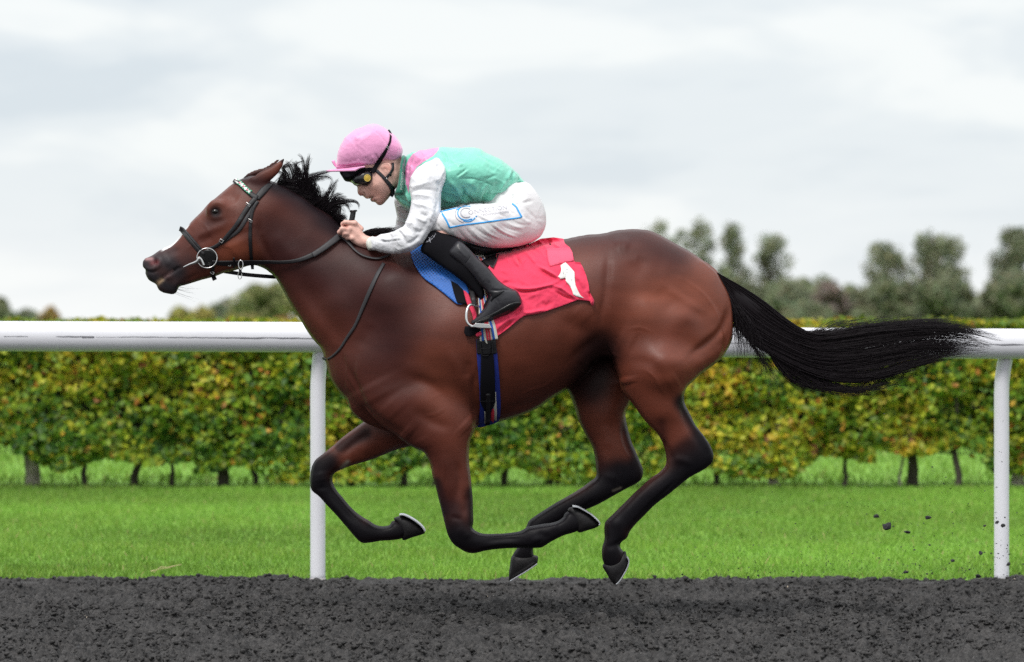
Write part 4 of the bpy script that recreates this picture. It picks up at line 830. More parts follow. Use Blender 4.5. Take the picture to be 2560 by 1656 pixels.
# mane: locks blown up and back from the crest; each lock = root run on the crest + a path + spread
def lock(n, pts, sp0, sp1, rad=.00085, tag_='T', y0=0.0, wob=.0018):
    if sp1 < 5 and tag_ == 'T': n = max(8, int(n * .36)); rad = .0012; sp1 = sp1 * .7; sp0 = sp0 * .6; narrow = True
    else: narrow = False
    c, t = resample(catmull(px((tag_, pts)), 6, False), 1); m = 12
    c = c[np.linspace(0, len(c) - 1, m).astype(int)]; tg = np.gradient(c, axis=0); tg /= np.linalg.norm(tg, axis=1, keepdims=True); nr = np.stack([-tg[:, 1], tg[:, 0]], 1)
    s = np.linspace(0, 1, m); u = rng.normal(0, 1, (n, 1)); tr = (.82 if narrow else .6) + (.18 if narrow else .35) * rng.random(n)
    w_ = sp0 * (1 - s) + sp1 * s
    P = c[None] + nr[None] * (np.clip(u, -2, 2) * w_)[..., None]
    Pn = np.stack([np.stack([np.interp(s * tr[q], s, P[q, :, a]) for a in (0, 1)], 1) for q in range(n)])
    W_ = w3(Pn.reshape(-1, 2), 0).reshape(n, m, 3); ph = rng.random((n, 3, 1)) * 6.28; am = rng.normal(0, 1, (n, 3, 1)) * wob
    W_[:, :, 1] = y0 + rng.normal(0, .018, (n, 1)) * (.5 + s) + np.sin(ph[:, 1] + 3 * s) * am[:, 1] * s
    W_[:, :, 0] += np.sin(ph[:, 0] + 4 * s) * am[:, 0] * s * .6; W_[:, :, 2] += np.sin(ph[:, 2] + 4 * s) * am[:, 2] * s * .6
    return W_, rad * (.6 + .7 * rng.random((n, 1))) * (1 - .85 * s ** 1.5)[None]
LK = [
 (60,[(100,560),(150,420),(200,340),(170,240),(260,190),(340,100)],6,2),(70,[(180,520),(200,400),(120,330),(60,380)],6,4),(90,[(200,560),(260,430),(230,330),(180,260),(300,210),(380,240)],7,3),
 (130,[(260,600),(330,430),(310,300),(240,180),(200,150)],10,4),(150,[(320,620),(400,450),(430,330),(360,220),(300,160)],12,4),(70,[(400,640),(430,430),(380,250),(370,200),(400,140),(420,200)],8,1.5),
 (60,[(440,640),(500,420),(440,280),(380,210),(480,160),(600,150)],8,1),(120,[(480,680),(540,480),(545,350),(560,230),(580,120),(600,20)],12,1.6),(60,[(470,660),(530,420),(530,300),(510,160),(470,60),(400,22)],8,1.5),
 (45,[(500,680),(545,430),(560,280),(590,180),(640,90)],8,2),(45,[(480,650),(530,400),(500,200),(480,100),(400,50)],8,2),(140,[(540,720),(600,520),(600,420),(700,390),(820,340),(960,320)],13,2),(90,[(560,740),(620,520),(640,430),(760,400),(860,390),(960,440),(970,500)],10,2.5),
 (70,[(560,720),(600,480),(680,440),(800,440),(900,400)],9,3),(160,[(600,780),(640,620),(650,500),(690,420)],16,5),(120,[(660,850),(690,720),(680,560),(710,420)],9,2.5),(30,[(640,820),(700,640),(660,420),(590,480),(610,560)],5,2),
 (110,[(720,900),(800,800),(880,700),(960,580),(1040,470),(1090,430)],10,1.5),(60,[(740,900),(840,780),(900,660),(940,540),(970,440)],8,1.5),(60,[(780,900),(900,780),(960,680),(1010,580),(1060,500)],8,2.5),(90,[(820,930),(920,830),(980,730),(1040,690),(1150,660)],11,2.5),
 (90,[(840,940),(950,840),(1040,760),(1130,730),(1220,740)],11,3),(130,[(880,960),(960,860),(1080,800),(1200,790),(1320,790),(1400,840),(1390,920)],11,1.8),(110,[(900,980),(980,880),(1090,840),(1180,840),(1230,900),(1250,960)],11,1.5),
 (90,[(960,1020),(1000,920),(1060,900),(1060,1000),(1090,1050),(1160,1050),(1220,1100)],9,2.5),(30,[(1000,960),(1100,870),(1080,960),(1060,1040)],6,4),(60,[(850,960),(880,860),(870,760),(850,580)],10,2),(50,[(900,900),(980,790),(1100,770),(1220,820),(1290,900)],9,3),
 (170,[(260,680),(330,540),(380,460),(430,420)],24,16),(230,[(420,760),(480,620),(540,520),(600,450)],28,16),(260,[(560,860),(600,740),(630,620),(640,500)],28,12),(200,[(700,930),(760,850),(850,780),(930,740)],24,9),(260,[(830,1020),(880,930),(950,870),(1000,830)],26,10),(220,[(960,1120),(1000,1030),(1040,980),(1080,1060)],22,8),
 (90,[(150,600),(180,540),(150,440),(120,400)],12,8),(220,[(100,600),(300,620),(450,640),(560,560)],14,16),(300,[(400,780),(560,800),(680,800),(690,700)],14,10),(300,[(1040,1140),(1090,1100),(1140,1080),(1200,1110)],12,5)]
mane_l = [lock(n, p, a, b) for n, p, a, b in LK]
mane_l += [lock(n, p, a, b, tag_='J', wob=.006) for n, p, a, b in (
 (420,[(560,700),(700,660),(880,640),(1100,600),(1300,560)],4.5,4.0),(120,[(600,660),(760,600),(900,580),(1100,560),(1200,545)],2.5,1.5),(25,[(640,620),(800,590),(880,560),(960,545)],1.5,3))]
mane = join_strands(mane_l, 12, 'mane', horse)
# forelock strands and whiskers
wh = [lock(14, [(600,1330),(760,1390),(950,1440),(1150,1480)], 6, 12, .0004, 'R', 0, .01)]
join_strands(wh, 12, 'whisker', horse)
# ------------------------------------------------------------------ the jockey
SKIN = mat('skin', (.52,.27,.20), rough=.5, spec=.35, attr=True, noise=.06, nscale=60, bump=.0006, bscale=260)
SILK = mat('silk', (.2,.6,.5), rough=.38, spec=.45, attr=True, sheen=.3, bump=.0015, bscale=60)
SLEEVE = mat('white_sleeve', (.80,.80,.83), rough=.5, spec=.35, sheen=.2, bump=.0014, bscale=45)
BREECH = mat('white_breeches', (.80,.78,.79), rough=.6, spec=.3, sheen=.15, attr=True, bump=.0008, bscale=60)
PINK = mat('pink_silk', (.86,.36,.61), rough=.42, spec=.45, sheen=.3, noise=.05, nscale=20, bump=.0018, bscale=38)
BLKF = mat('black_cloth', (.008,.0075,.010), rough=.85, spec=.12, sheen=.0, bump=.001, bscale=300)
LEATH = mat('black_leather', (.026,.025,.030), rough=.36, spec=.42, bump=.0012, bscale=70)
RUBB = mat('black_rubber', (.012,.012,.013), rough=.3, spec=.5)
rider = tag(empty('person', (w3(px(('C',[(620,680)])), 0)[0])), 'jockey in pink cap, green and white silks crouched over the galloping bay horse', 'person')
def mirror_y(cs): return [(a, b, c, -v) for a, b, c, v in cs]
HEAD = px(('I',[(540,1090),(575,1120),(598,1150),(596,1200),(604,1250),(625,1275),(650,1288),(682,1284),(700,1300),(735,1330),(762,1337),(790,1328),(820,1316),(806,1345),(812,1368),(835,1382),(885,1388),(900,1405),(920,1426),(960,1440),(1010,1422),(1060,1372),(1110,1312),(1160,1245),
   (1200,1180),(1240,1130),(1300,1170),(1380,1190),(1430,1080),(1420,900),(1370,760),(1315,690),(1290,600),(1250,450),(1150,320),(1000,230),(800,190),(600,240),(450,370),(370,520),(330,700),(325,860),(360,980),(440,1050)]))
HK = [('I',620,1220,.5),('I',700,1300,.66),('I',860,1380,.85),('I',960,1400,.85),('I',1000,1150,.86),('I',800,600,.66),('I',1200,900,.82),('I',1400,1000,.6),('I',420,950,.66),('I',500,400,.6),('I',1100,500,.66),('I',650,1000,.66),('I',970,668,.58),('I',1150,700,.62),('I',1250,600,.6)]
EARJ = px(('I',[(965,800),(1000,765),(1060,750),(1115,765),(1142,810),(1145,860),(1120,905),(1080,940),(1048,950),(1035,915),(1010,870),(975,840)]))
TORSO = px(('L',[(205,178),(300,128),(420,98),(560,75),(700,52),(800,42),(950,58),(1100,55),(1200,50),(1300,75),(1400,128),(1560,200),(1700,290),(1800,370),(1880,450),(1955,540),(2000,590),(1950,605),(1880,592),(1840,650),(1805,720),(1782,830),(1745,882),(1600,892),(1450,893),(1300,892),
   (1150,902),(1000,940),(850,982),(725,1000),(600,1010),(430,1005),(280,978),(150,915),(75,840),(35,765),(85,600),(125,400),(150,260)]))
KT = [('L',70,700,.62),('L',130,480,.62),('L',180,250,.62),('L',220,600,.95),('L',230,400,.95),('L',250,900,1.0),('L',380,500,1.35),('L',520,300,1.55),('L',520,800,1.5),('L',900,500,1.62),('L',1400,500,1.62),('L',1800,650,1.62)]
PELV = px(('B',[(1640,640),(1760,560),(1880,640),(1960,640),(2030,700),(2090,790),(2135,900),(2145,1010),(2115,1115),(2040,1185),(1900,1230),(1700,1245),(1600,1180),(1540,950)]))
THIGH = px(('B',[(1100,1090),(1105,1030),(1135,970),(1180,912),(1300,880),(1500,850),(1700,835),(1820,822),(1840,730),(1900,660),(1970,660),(2030,705),(2090,790),(2130,890),(2145,980),(2138,1060),(2108,1120),(2050,1180),(1950,1218),(1850,1240),(1700,1250),(1560,1236),(1430,1196),(1330,1162),(1210,1122),(1150,1100)]))
CHAP = px(('C',[(250,70),(282,46),(345,52),(425,80),(505,130),(560,200),(610,290),(640,400),(660,500),(640,560),(590,500),(530,437),(450,372),(350,302),(260,237),(203,190),(228,120)]))
BOOT = px(('C',[(475,122),(540,168),(610,240),(690,315),(760,400),(830,450),(885,474),(908,503),(926,545),(918,580),(870,622),(800,655),(720,690),(650,708),(590,714),(560,700),(600,662),(650,612),(675,565),(692,522),(672,482),(620,430),(570,370),(500,300),(410,215),(430,165)]))
ARM = px(('L',[(670,208),(740,258),(790,345),(806,440),(792,560),(752,660),(732,760),(729,880)]),('J',[(2095,180),(2082,330),(2015,430),(1955,520),(1905,620),(1855,720),(1785,820),(1685,900),(1545,985),(1400,1022),(1260,1040),(1100,1035),(960,1010),(830,975),
   (700,966),(668,900),(652,830),(672,770),(712,735),(780,706),(870,700),(960,655),(1100,630),(1220,590),(1310,535),(1380,500),(1430,380),(1480,250),(1510,120)]),('L',[(288,850),(272,760),(258,650),(264,560),(300,450),(365,365),(460,300),(570,248)]))
FARM = px(('J',[(1200,0),(1208,120),(1228,220),(1244,320),(1228,420),(1215,500),(1150,600),(1000,690),(820,740),(700,790),(700,880),(900,940),(1150,900),(1350,760),(1500,560),(1560,300),(1550,100),(1500,-60),(1300,-80)]))
YARM = [('L',650,300,-.185),('L',500,500,-.215),('J',1700,500,-.25),('J',1500,800,-.255),('J',900,850,-.17),('J',680,860,-.135)]
YTH = [('B',2050,950,-.09),('B',1900,1000,-.11),('B',1600,1000,-.17),('B',1200,1020,-.245)]
YCH = [('C',260,120,-.25),('C',600,400,-.29)]
YBT = -.315
KFARM = .9
W1 = w3(px(('Z',[(740,280),(1300,780)])))
def hand(v, sg, off=0.0):
    yb = lambda y: y if sg < 0 else -y
    HP = px(('J',[(170,430),(240,402),(330,403),(430,398),(472,425),(520,500),(590,608),(650,690),(700,738),(730,775),(700,860),(680,940),(600,925),(500,890),(400,830),(330,765),(285,700),(300,620),(260,560),(230,500)]))
    v.sil(HP, yb(-.115), .6, r=.006, off=off)
    J = lambda x, z, y: w3(px(('J',[(x, z)])), yb(y))[0]
    R = .0088 + off
    for pts, rr in (
      ([(440,450,-.128),(250,432,-.135),(200,470,-.125),(215,500,-.105)], (.0098,.0092,.0085,.008)),        # index
      ([(330,560,-.132),(190,560,-.136),(135,625,-.126),(150,650,-.105)], (.0098,.0092,.0085,.008)),         # middle
      ([(300,640,-.125),(240,650,-.13),(225,690,-.115),(250,700,-.1)], (.009,.0085,.008,.0075)),        # ring
      ([(380,740,-.118),(300,720,-.12),(290,750,-.105),(310,760,-.092)], (.008,.0078,.0072,.007)),      # little
      ([(560,560,-.1),(430,440,-.092),(330,430,-.085),(250,440,-.085)], (.0115,.0105,.0095,.0085))):       # thumb
        for i in range(len(pts) - 1): v.cap(J(*pts[i]), J(*pts[i+1]), max(rr[i] + off, .004), max(rr[i+1] + off, .004), r=.004)
    for x, z in ((440,445),(345,555),(310,640),(385,735)): v.cap(J(x, z, -.131), J(x, z, -.129), .0095 + off, r=.008)
vb = Vol((W1[0,0]-.02, -.40, 1.10), (W1[1,0]+.05, .40, 2.0), 0.0045)
vb.sil(HEAD, 0, HK)
O_ = -.012
vb.sil(TORSO, 0, [(a, b, c, d * .86) for a, b, c, d in KT], off=O_, r=.02)
for sg in (1, -1):
    m_ = (lambda c: c) if sg > 0 else (lambda c: mirror_y(c) if isinstance(c, list) else -c)
    vb.sil(EARJ, m_(-.070), .35, r=.006)
    vb.sil(THIGH, m_(YTH), .8, off=O_, r=.03); vb.sil(CHAP, m_(YCH), .7, off=O_, r=.03); vb.sil(BOOT, m_(YBT), .75, off=O_, r=.02)
    hand(vb, -sg)
vb.sil(PELV, 0, 1.2, off=O_, r=.03)
vb.sil(ARM, YARM, .85, off=O_, r=.025); vb.sil(FARM, [('J',1350,0,.17),('J',1350,500,.2),('J',750,850,.13)], .85, off=O_, r=.025)
for sg in (-1, 1):   # knees, hips and wrists join up
    vb.cap(w3(px(('B',[(1230,1030)])), sg*.24)[0], w3(px(('C',[(340,150)])), sg*.25)[0], .024, .024, r=.015)
    vb.cap(w3(px(('B',[(1700,780)])), sg*.02)[0], w3(px(('B',[(1850,950)])), sg*.05)[0], .04, .05, r=.02)
for sg in (-1, 1):   # wrists run into the sleeves
    vb.cap(w3(px(('J',[(600,780)])), sg*.118)[0], w3(px(('J',[(900,860)])), sg*.155)[0], .019, .024, r=.012)
V, Q = vb.mesh(2); del vb
FST = [('I',[(1010,800),(1060,780),(1100,810),(1100,870),(1060,910)],2.0,-4),('I',[(1040,830),(1060,880)],2.5,-5),('I',[(980,800),(1040,765),(1110,770),(1135,830),(1120,890)],1.8,3),
  ('I',[(815,1320),(860,1300),(890,1298)],1.8,-4.5),('I',[(820,1350),(850,1340),(880,1330)],2.5,2.5),('I',[(720,1230),(700,1250),(680,1270)],1.8,-3.5),('I',[(690,1200),(735,1230)],2.5,2.5),('I',[(740,1240),(800,1290),(830,1300)],2.5,-1.5),
  ('I',[(760,1180),(860,1130),(930,1060)],7,3),('I',[(880,1220),(920,1330)],7,-2.5),('I',[(900,1400),(940,1390)],5,1.5),('I',[(1080,1250),(1140,1130),(1180,1020)],6,2.5),('I',[(1200,800),(1170,1000),(1190,1080)],5,-3),
  ('J',[(330,500),(480,640),(600,740)],4,1.5),('J',[(300,620),(420,700),(560,800)],3.5,-1.2),('J',[(200,500),(280,520),(330,560)],2.2,-4),('J',[(170,590),(260,560)],2,-2),('J',[(400,440),(450,450)],3,1.5),('J',[(620,850),(640,900)],3,-1.5)]
V = skin_relief(V, Q, FST)
P = topx(V)
bc = soft(P, [('I',[(620,1240),(650,1270)],6,(.55,.17,.14),.55),('I',[(860,1180),(960,1280)],14,(.55,.24,.18),.4),('I',[(815,1345),(870,1335)],2.6,(.42,.13,.12),.7),('I',[(822,1322),(850,1310)],1.5,(.05,.02,.02),.9),
   ('I',[(1050,820),(1130,850)],7,(.6,.22,.17),.5),('I',[(900,1340),(1000,1390),(1060,1330),(1110,1240)],7,(.5,.3,.25),.3),('I',[(700,1270),(712,1262)],1.4,(.12,.04,.035),.8),('I',[(1270,700),(1230,850)],7,(.12,.08,.06),.6),
   ('J',[(180,470),(300,500),(270,560)],4,(.55,.2,.16),.5),('J',[(110,660),(160,640),(230,660)],3,(.45,.18,.14),.5),('J',[(660,820),(670,940)],3,(.5,.2,.16),.4)], np.tile(np.array((.78,.46,.385)), (len(V), 1)))
body = under(mk('body', V, Q, SKIN, col=bc), rider)
BODYB = BVHTree.FromPolygons([tuple(x) for x in V], [tuple(int(i) for i in f) for f in Q])
def U_(o, r=None): return under(o[0] if isinstance(o, tuple) else o, r or rider)
# --- silks
def poly_in(P, seg): return sdist(P, px(*seg)) > 0
GRN, GRND, PNK = np.array((.20,.62,.47)), np.array((.05,.26,.19)), np.array((.80,.27,.50))
def silkcol(V, P, nn):
    c = np.tile(GRN, (len(V), 1))
    a = sdist(P, px(('L',[(715,30),(560,60),(420,90),(310,150),(245,235),(200,340),(190,450),(205,600),(250,730),(262,560),(300,455),(375,340),(480,260),(620,178),(690,90)])))
    c[(a > 0)] = PNK
    t = sdist(P, px(('L',[(830,20),(860,70),(950,80),(950,20)]))) > 0; c[t & (V[:, 1] > .05)] = PNK
    t = sdist(P, px(('L',[(1120,20),(1130,70),(1200,62),(1300,90),(1400,150),(1480,180),(1480,100),(1250,20)]))) > 0; c[t & (V[:, 1] > .04)] = PNK
    return c
SST = [('L',[(1060,735),(1100,790),(1160,830),(1150,900)],5,-10),('L',[(1010,860),(1080,780),(1060,730)],3.5,-7),('L',[(1160,900),(1240,880),(1290,850),(1320,780),(1360,660),(1420,600)],4,7),('L',[(1300,870),(1360,800),(1440,770),(1560,775),(1680,750),(1750,760)],5,-8),('L',[(1350,890),(1450,830),(1600,800),(1740,790)],6,7),
  ('L',[(1600,860),(1660,820),(1740,840)],3,-6),('L',[(1740,720),(1770,650),(1810,650)],3.5,-9),('L',[(1760,560),(1790,450),(1830,400)],4,-7),('L',[(1700,560),(1740,480),(1790,400)],5,6),('L',[(1100,580),(1200,590),(1260,640),(1230,720)],6,5),('L',[(1030,640),(1070,700),(1090,760)],4,-5),
  ('L',[(950,500),(1030,440),(1110,370)],3,-4),('L',[(980,500),(1070,440),(1150,390)],3,3.5),('L',[(980,320),(1060,310)],4,3),('L',[(1370,570),(1470,600),(1520,640)],3,-5),('L',[(1360,540),(1450,500),(1560,470)],4,-3.5),('L',[(1560,740),(1540,660),(1580,560)],5,-5),('L',[(1610,720),(1640,620),(1700,540)],4,5),
  ('L',[(820,560),(900,600),(980,700),(1000,800)],7,5),('L',[(770,800),(860,860),(960,850)],6,6),('L',[(760,880),(880,900),(1000,890)],5,-7),('L',[(1000,900),(1080,860),(1180,880)],4,5),('L',[(860,100),(880,200),(830,330)],7,-5),('L',[(900,100),(1000,130),(900,180)],5,3),('L',[(740,90),(800,180),(800,300)],5,-6),
  ('L',[(1420,300),(1500,380),(1560,400)],6,-3),('L',[(1840,420),(1900,500),(1900,570)],3.5,-6),('L',[(1700,860),(1770,780)],4,5),('L',[(680,80),(600,170),(450,260)],3.5,4),('L',[(420,100),(350,200),(280,380)],4,3.5),('L',[(330,200),(250,330),(240,500)],4,-4),('L',[(520,140),(430,230),(330,340)],3.5,-4),('L',[(280,300),(300,400),(240,460)],3,4),
  ('L',[(100,780),(180,860),(250,890)],4,-5),('L',[(180,700),(240,800),(260,900)],4,5),('L',[(1450,650),(1480,720),(1440,800)],4,4),('L',[(1240,130),(1400,220),(1560,330)],5,-3),('L',[(1000,520),(1200,520),(1400,570)],2.2,-3)]
silks, SILKB = solid('silks', TORSO, SILK, None, y=0, k=KT, h=.0038, col=silkcol, rel=[(a, b, c, d * 1.5) for a, b, c, d in SST], relfac=.2, crum=(.0026, 24, 3))
U_(silks); tag(silks, 'mint green racing silks with pink shoulder panels')
collar, COLB = solid('collar', [('L',[(160,168),(188,172),(210,190),(214,230),(196,330),(192,450),(204,560),(196,680),(160,765),(60,765),(38,740),(80,620),(102,480),(116,330),(136,220)])], mat('collar_green', (.035,.22,.15), rough=.5, sheen=.2, bump=.001, bscale=60), None, y=0, k=6, h=.004, flat=.092)
U_(collar)
# --- sleeves
AST = [('L',[(700,300),(760,420),(770,560)],6,5),('L',[(640,330),(700,350),(700,430)],5,-4),('L',[(780,430),(740,560),(720,640)],3.5,-5),('L',[(270,640),(420,610),(560,560)],5,4),('L',[(270,720),(450,680),(640,690)],4,-4),('L',[(290,760),(450,760),(600,800)],4,5),('L',[(280,850),(420,830),(560,860)],4,-4),('L',[(640,560),(700,620),(690,760)],5,-5),('L',[(300,860),(400,900),(540,960)],3.5,4),('L',[(560,840),(600,1000),(560,1150)],5,4),('L',[(660,780),(680,900),(640,1050)],4.5,-4),
  ('J',[(1430,470),(1540,440),(1600,520),(1590,620)],5,6),('J',[(1380,520),(1480,560),(1520,680)],4,-5),('J',[(1230,590),(1300,640),(1380,760),(1390,860)],4,-5.5),('J',[(1290,560),(1370,620),(1440,740)],4,5.5),('J',[(950,660),(1000,720),(960,800)],4,4.5),('J',[(1090,640),(1130,720),(1120,800)],4,-4),('J',[(860,780),(1050,800),(1350,760)],2.5,-3.5),('J',[(900,760),(1100,770),(1340,735)],3,3),
  ('J',[(1500,900),(1650,800),(1760,650),(1850,480)],6,5),('J',[(1420,860),(1560,800),(1690,680)],4,-5),('J',[(1700,240),(1780,300),(1860,310)],4,-5),('J',[(1620,330),(1740,400),(1840,420)],4,4.5),('J',[(1900,230),(1880,400),(1850,560)],5,4.5),('J',[(1760,560),(1690,620),(1600,600)],4,-4),('J',[(1240,960),(1400,930),(1540,860)],5,4),('J',[(860,740),(850,880),(880,960)],2.5,-4),('J',[(800,720),(790,850),(820,960)],3,3),('J',[(1560,120),(1700,100),(1850,140)],5,4)]
sleeve, SLB = solid('sleeve', ARM, SLEEVE, None, y=YARM, k=.92, h=.0038, rel=[(a, b, c, d * 1.2) for a, b, c, d in AST], crum=(.002, 13, 8)); U_(sleeve)
cuff, CUB = solid('cuff', [('J',[(712,728),(770,702),(815,712),(800,780),(812,880),(845,975),(780,972),(705,972),(664,900),(648,830),(668,765)])], mat('cuff_cream', (.78,.78,.70), rough=.8, bump=.001, bscale=150), sleeve, y=-.140, k=1.7, h=.0035, flat=.042)
cuff.matrix_parent_inverse = sleeve.matrix_world.inverted() if 0 else Matrix()
fsl, FSB = solid('sleeve', FARM, SLEEVE, None, y=[('J',1350,0,.17),('J',1350,500,.2),('J',750,850,.13)], k=.92, h=.0045, rel=[('J',[(1230,180),(1330,240),(1430,300)],4,-5),('J',[(1240,380),(1330,410),(1400,430)],4,5),('J',[(1250,120),(1350,140)],4,4),('J',[(1230,470),(1330,500)],4,-4)], relfac=1.0); U_(fsl)
# --- breeches
def brcol(V, P, nn):
    c = np.tile(np.array((.80,.78,.79)), (len(V), 1))
    return soft(P, [('B',[(1900,1150),(2050,1050)],30,(.74,.58,.60),.35)], c)
BST = []
for (x0, y0, x1, y1, wd, mm) in ((570,600,960,960,3,-3.2),(640,590,1050,920,3,3),(440,640,800,960,3,-3),(480,790,760,960,3,3),(720,600,1180,850,3.2,-3.5),(820,560,1250,840,3,3),(1000,560,1440,820,2.6,-5),(1060,560,1500,800,3,4),(1200,560,1540,700,3,-3.5),(1280,520,1600,640,3,3.5),(1400,500,1640,590,3,-3),(1540,400,1760,560,4,3),(760,400,960,520,3,-3.5),(820,390,1060,520,3,3),(1130,330,1300,440,2.6,-3),(1340,290,1460,400,2.6,-2.5),(1560,300,1700,520,4,-3),(320,620,620,900,3.5,3),(280,480,420,600,4,-3),(1450,160,1800,150,5,-4),(1400,190,1700,120,4,4),(1640,250,1900,520,4,-3),(70,540,300,760,3,-4),(1780,360,1930,560,4,2.5)):
    mx, my = (x0 + x1) / 2 - (y1 - y0) * .12, (y0 + y1) / 2 + (x1 - x0) * .06; BST.append(('K', [(x0, y0), (mx, my), (x1, y1)], wd, mm))
def brmore(v):
    v.sil(THIGH, mirror_y(YTH), .88, r=.03); v.sil(PELV, 0, 1.3, r=.04)
breeches, BRB = solid('breeches', THIGH, BREECH, None, y=YTH, k=.88, h=.0042, more=brmore, col=brcol, rel=BST, crum=(.0008, 14, 17))
U_(breeches)
BLUE = mat('logo_blue', (.03,.36,.80), rough=.5); LGREY = mat('logo_grey', (.42,.42,.47), rough=.5)
def prnt(o): return under(o, rider) if 0 else o
def on_breeches(o): o.parent = breeches; return o
for seg, wd in (([(150,345),(190,400),(250,500),(310,630)],4.2),([(310,625),(600,575),(900,535),(1200,495),(1500,455),(1570,435)],3.6),([(1572,440),(1520,350),(1470,260),(1400,205)],4.0),([(150,345),(300,312),(460,270)],3.0),([(430,315),(520,265),(560,262)],2.4)):
    ribbon('printed_line', ('K', seg), wd, BLUE, breeches, BRB, off=.0012, thick=.001, step=2.5)
for cx_, cy_, r0, a0, a1, mt_, wd in ((600,370,150,-60,-300,BLUE,2.4),(600,365,100,-50,-310,LGREY,2.6),(600,380,195,-100,-255,LGREY,1.8),(620,400,145,25,120,BLUE,2.6),(600,365,178,-70,-130,BLUE,1.6)):
    pts = [(cx_ + r0 * math.cos(math.radians(a)), cy_ + .82 * r0 * math.sin(math.radians(a))) for a in np.linspace(a0, a1, 14)]
    ribbon('printed_arc', ('K', pts), wd, mt_, breeches, BRB, off=.0012, thick=.001, step=2.0)
for x, y_ in ((688,478),(775,430)):
    patch('printed_dot', ('K',[(x+16*math.cos(a), y_+15*math.sin(a)) for a in np.linspace(0, 5.6, 8)]), BLUE, breeches, BRB, off=.002, thick=.001, step=2, cm=0)
def text_on(body_, p0, p1, height, mt, parent, bvh, name, off=.0016, squeeze=1.0, bold=0.0):
    """lettering laid on the cloth along the line p0 -> p1 (photograph pixels)"""
    cu = bpy.data.curves.new('t', 'FONT'); cu.body = body_; cu.size = 1.0; cu.resolution_u = 3; cu.offset = bold
    ob = bpy.data.objects.new('t', cu); COL.objects.link(ob); bpy.context.view_layer.update()
    me = bpy.data.meshes.new_from_object(ob.evaluated_get(bpy.context.evaluated_depsgraph_get())); COL.objects.unlink(ob); bpy.data.objects.remove(ob); 
    v = np.array([tuple(q.co) for q in me.vertices]); wdt = v[:, 0].max() - v[:, 0].min(); v[:, 0] = (v[:, 0] - v[:, 0].min()) / wdt
    hh = v[:, 1].max(); p0, p1 = np.array(p0), np.array(p1); d = p1 - p0; n = np.array([d[1], -d[0]]) / np.linalg.norm(d)
    P = p0 + v[:, :1] * d + (v[:, 1:2] / .73) * height * n; cen = P.mean(0); W_ = []
    for q in P:
        h, _ = cast(q, bvh, cen); W_.append(w3(q, (h.y if h is not None else 0) - off)[0])
    Fc = [tuple(p_.vertices) for p_ in me.polygons]; bpy.data.meshes.remove(me)
    o = mk(name, np.array(W_), Fc, mt, parent, smooth_=False); return o
pk = lambda t, x, y_: tuple(px((t, [(x, y_)]))[0])
text_on('O', pk('K',640,395), pk('K',725,388), 10.5, LGREY, breeches, BRB, 'lettering')
text_on('NNECTION', pk('K',748,378), pk('K',1312,300), 10.5, LGREY, breeches, BRB, 'lettering')
text_on('TECHNOLOGIES', pk('K',850,420), pk('K',1345,362), 4.8, LGREY, breeches, BRB, 'lettering')
# waistband lettering of the collar
text_on('JUDDMONTE', pk('L',145,690), pk('L',188,300), 5.2, mat('collar_lettering', (.55,.62,.58)), collar, COLB, 'lettering', off=.0012)
# --- legs
for sg in (-1, 1):
    ch, CHB = solid('legging', CHAP, BLKF, None, y=YCH if sg < 0 else mirror_y(YCH), k=.78, h=.0045); U_(ch)
    bt, BTB = solid('boot', BOOT, LEATH, None, y=YBT * -sg, k=.85, h=.004, rel=[('C',[(590,715),(700,690),(800,650),(870,618),(920,570)],3,-3),('U',[(740,780),(780,860),(800,950)],1.8,-2),('U',[(600,620),(760,640),(900,620),(1080,630)],2.5,-4),('U',[(560,880),(640,780),(760,700),(900,670)],2.5,2.5),
        ('U',[(300,180),(400,330),(560,560)],5,2),('C',[(560,215),(520,290)],2,-2),('C',[(470,170),(530,240)],3,2),('U',[(700,300),(860,520),(960,600)],6,2.5),('U',[(860,560),(960,590)],2.5,-2),('C',[(690,400),(700,470)],4,-2)]); U_(bt)
    if sg < 0: CHAPB, BOOTB, BTo, CHo = CHB, BTB, bt, ch
ribbon('boot_seam', ('C',[(575,205),(545,250),(520,285),(505,300)]), 1.4, BLKF, BTo, BOOTB, off=.0005, thick=.001)
ribbon('boot_sole', ('C',[(565,703),(640,690),(740,655),(830,615),(880,580),(918,562)]), 3.0, RUBB, BTo, BOOTB, off=.0005, thick=.003, lift=(0,0,0))
wl = []
for k in range(26):
    a = np.array([245 + 70 * rng.random(), 132 - 62 * rng.random()]); a[1] = 132 - (a[0] - 240) * .75 + rng.normal(0, 7)
    wl.append(a)
for a in wl:
    q = a + rng.normal(0, 9, 2); ribbon('printed_stitch', ('C',[tuple(a), tuple((a+q)/2 + rng.normal(0,2,2)), tuple(q)]), 1.0, LGREY, CHo, CHAPB, off=.0008, thick=.0006, step=2)
patch('boot_sole', ('U',[(262,1232),(400,1172),(560,1108),(700,1040),(830,965),(1000,875),(1100,842),(1180,845),(1198,872),(1170,920),(1100,985),(940,1072),(820,1112),(640,1195),(520,1235),(350,1248)]), RUBB, BTo, BOOTB, off=.0015, thick=.003, step=3, cm=0)
patch('boot_shade_patch', ('U',[(600,640),(700,665),(820,655),(900,640),(820,700),(700,780),(600,900),(520,1010),(470,1060),(400,1120),(520,880),(580,760),(590,690)]), mat('boot_shadow_panel', (.007,.007,.009), rough=.55, spec=.2), BTo, BOOTB, off=.001, thick=.0015, step=3, cm=0)  # near-black patch laid on the boot, shade of its inner side put into colour
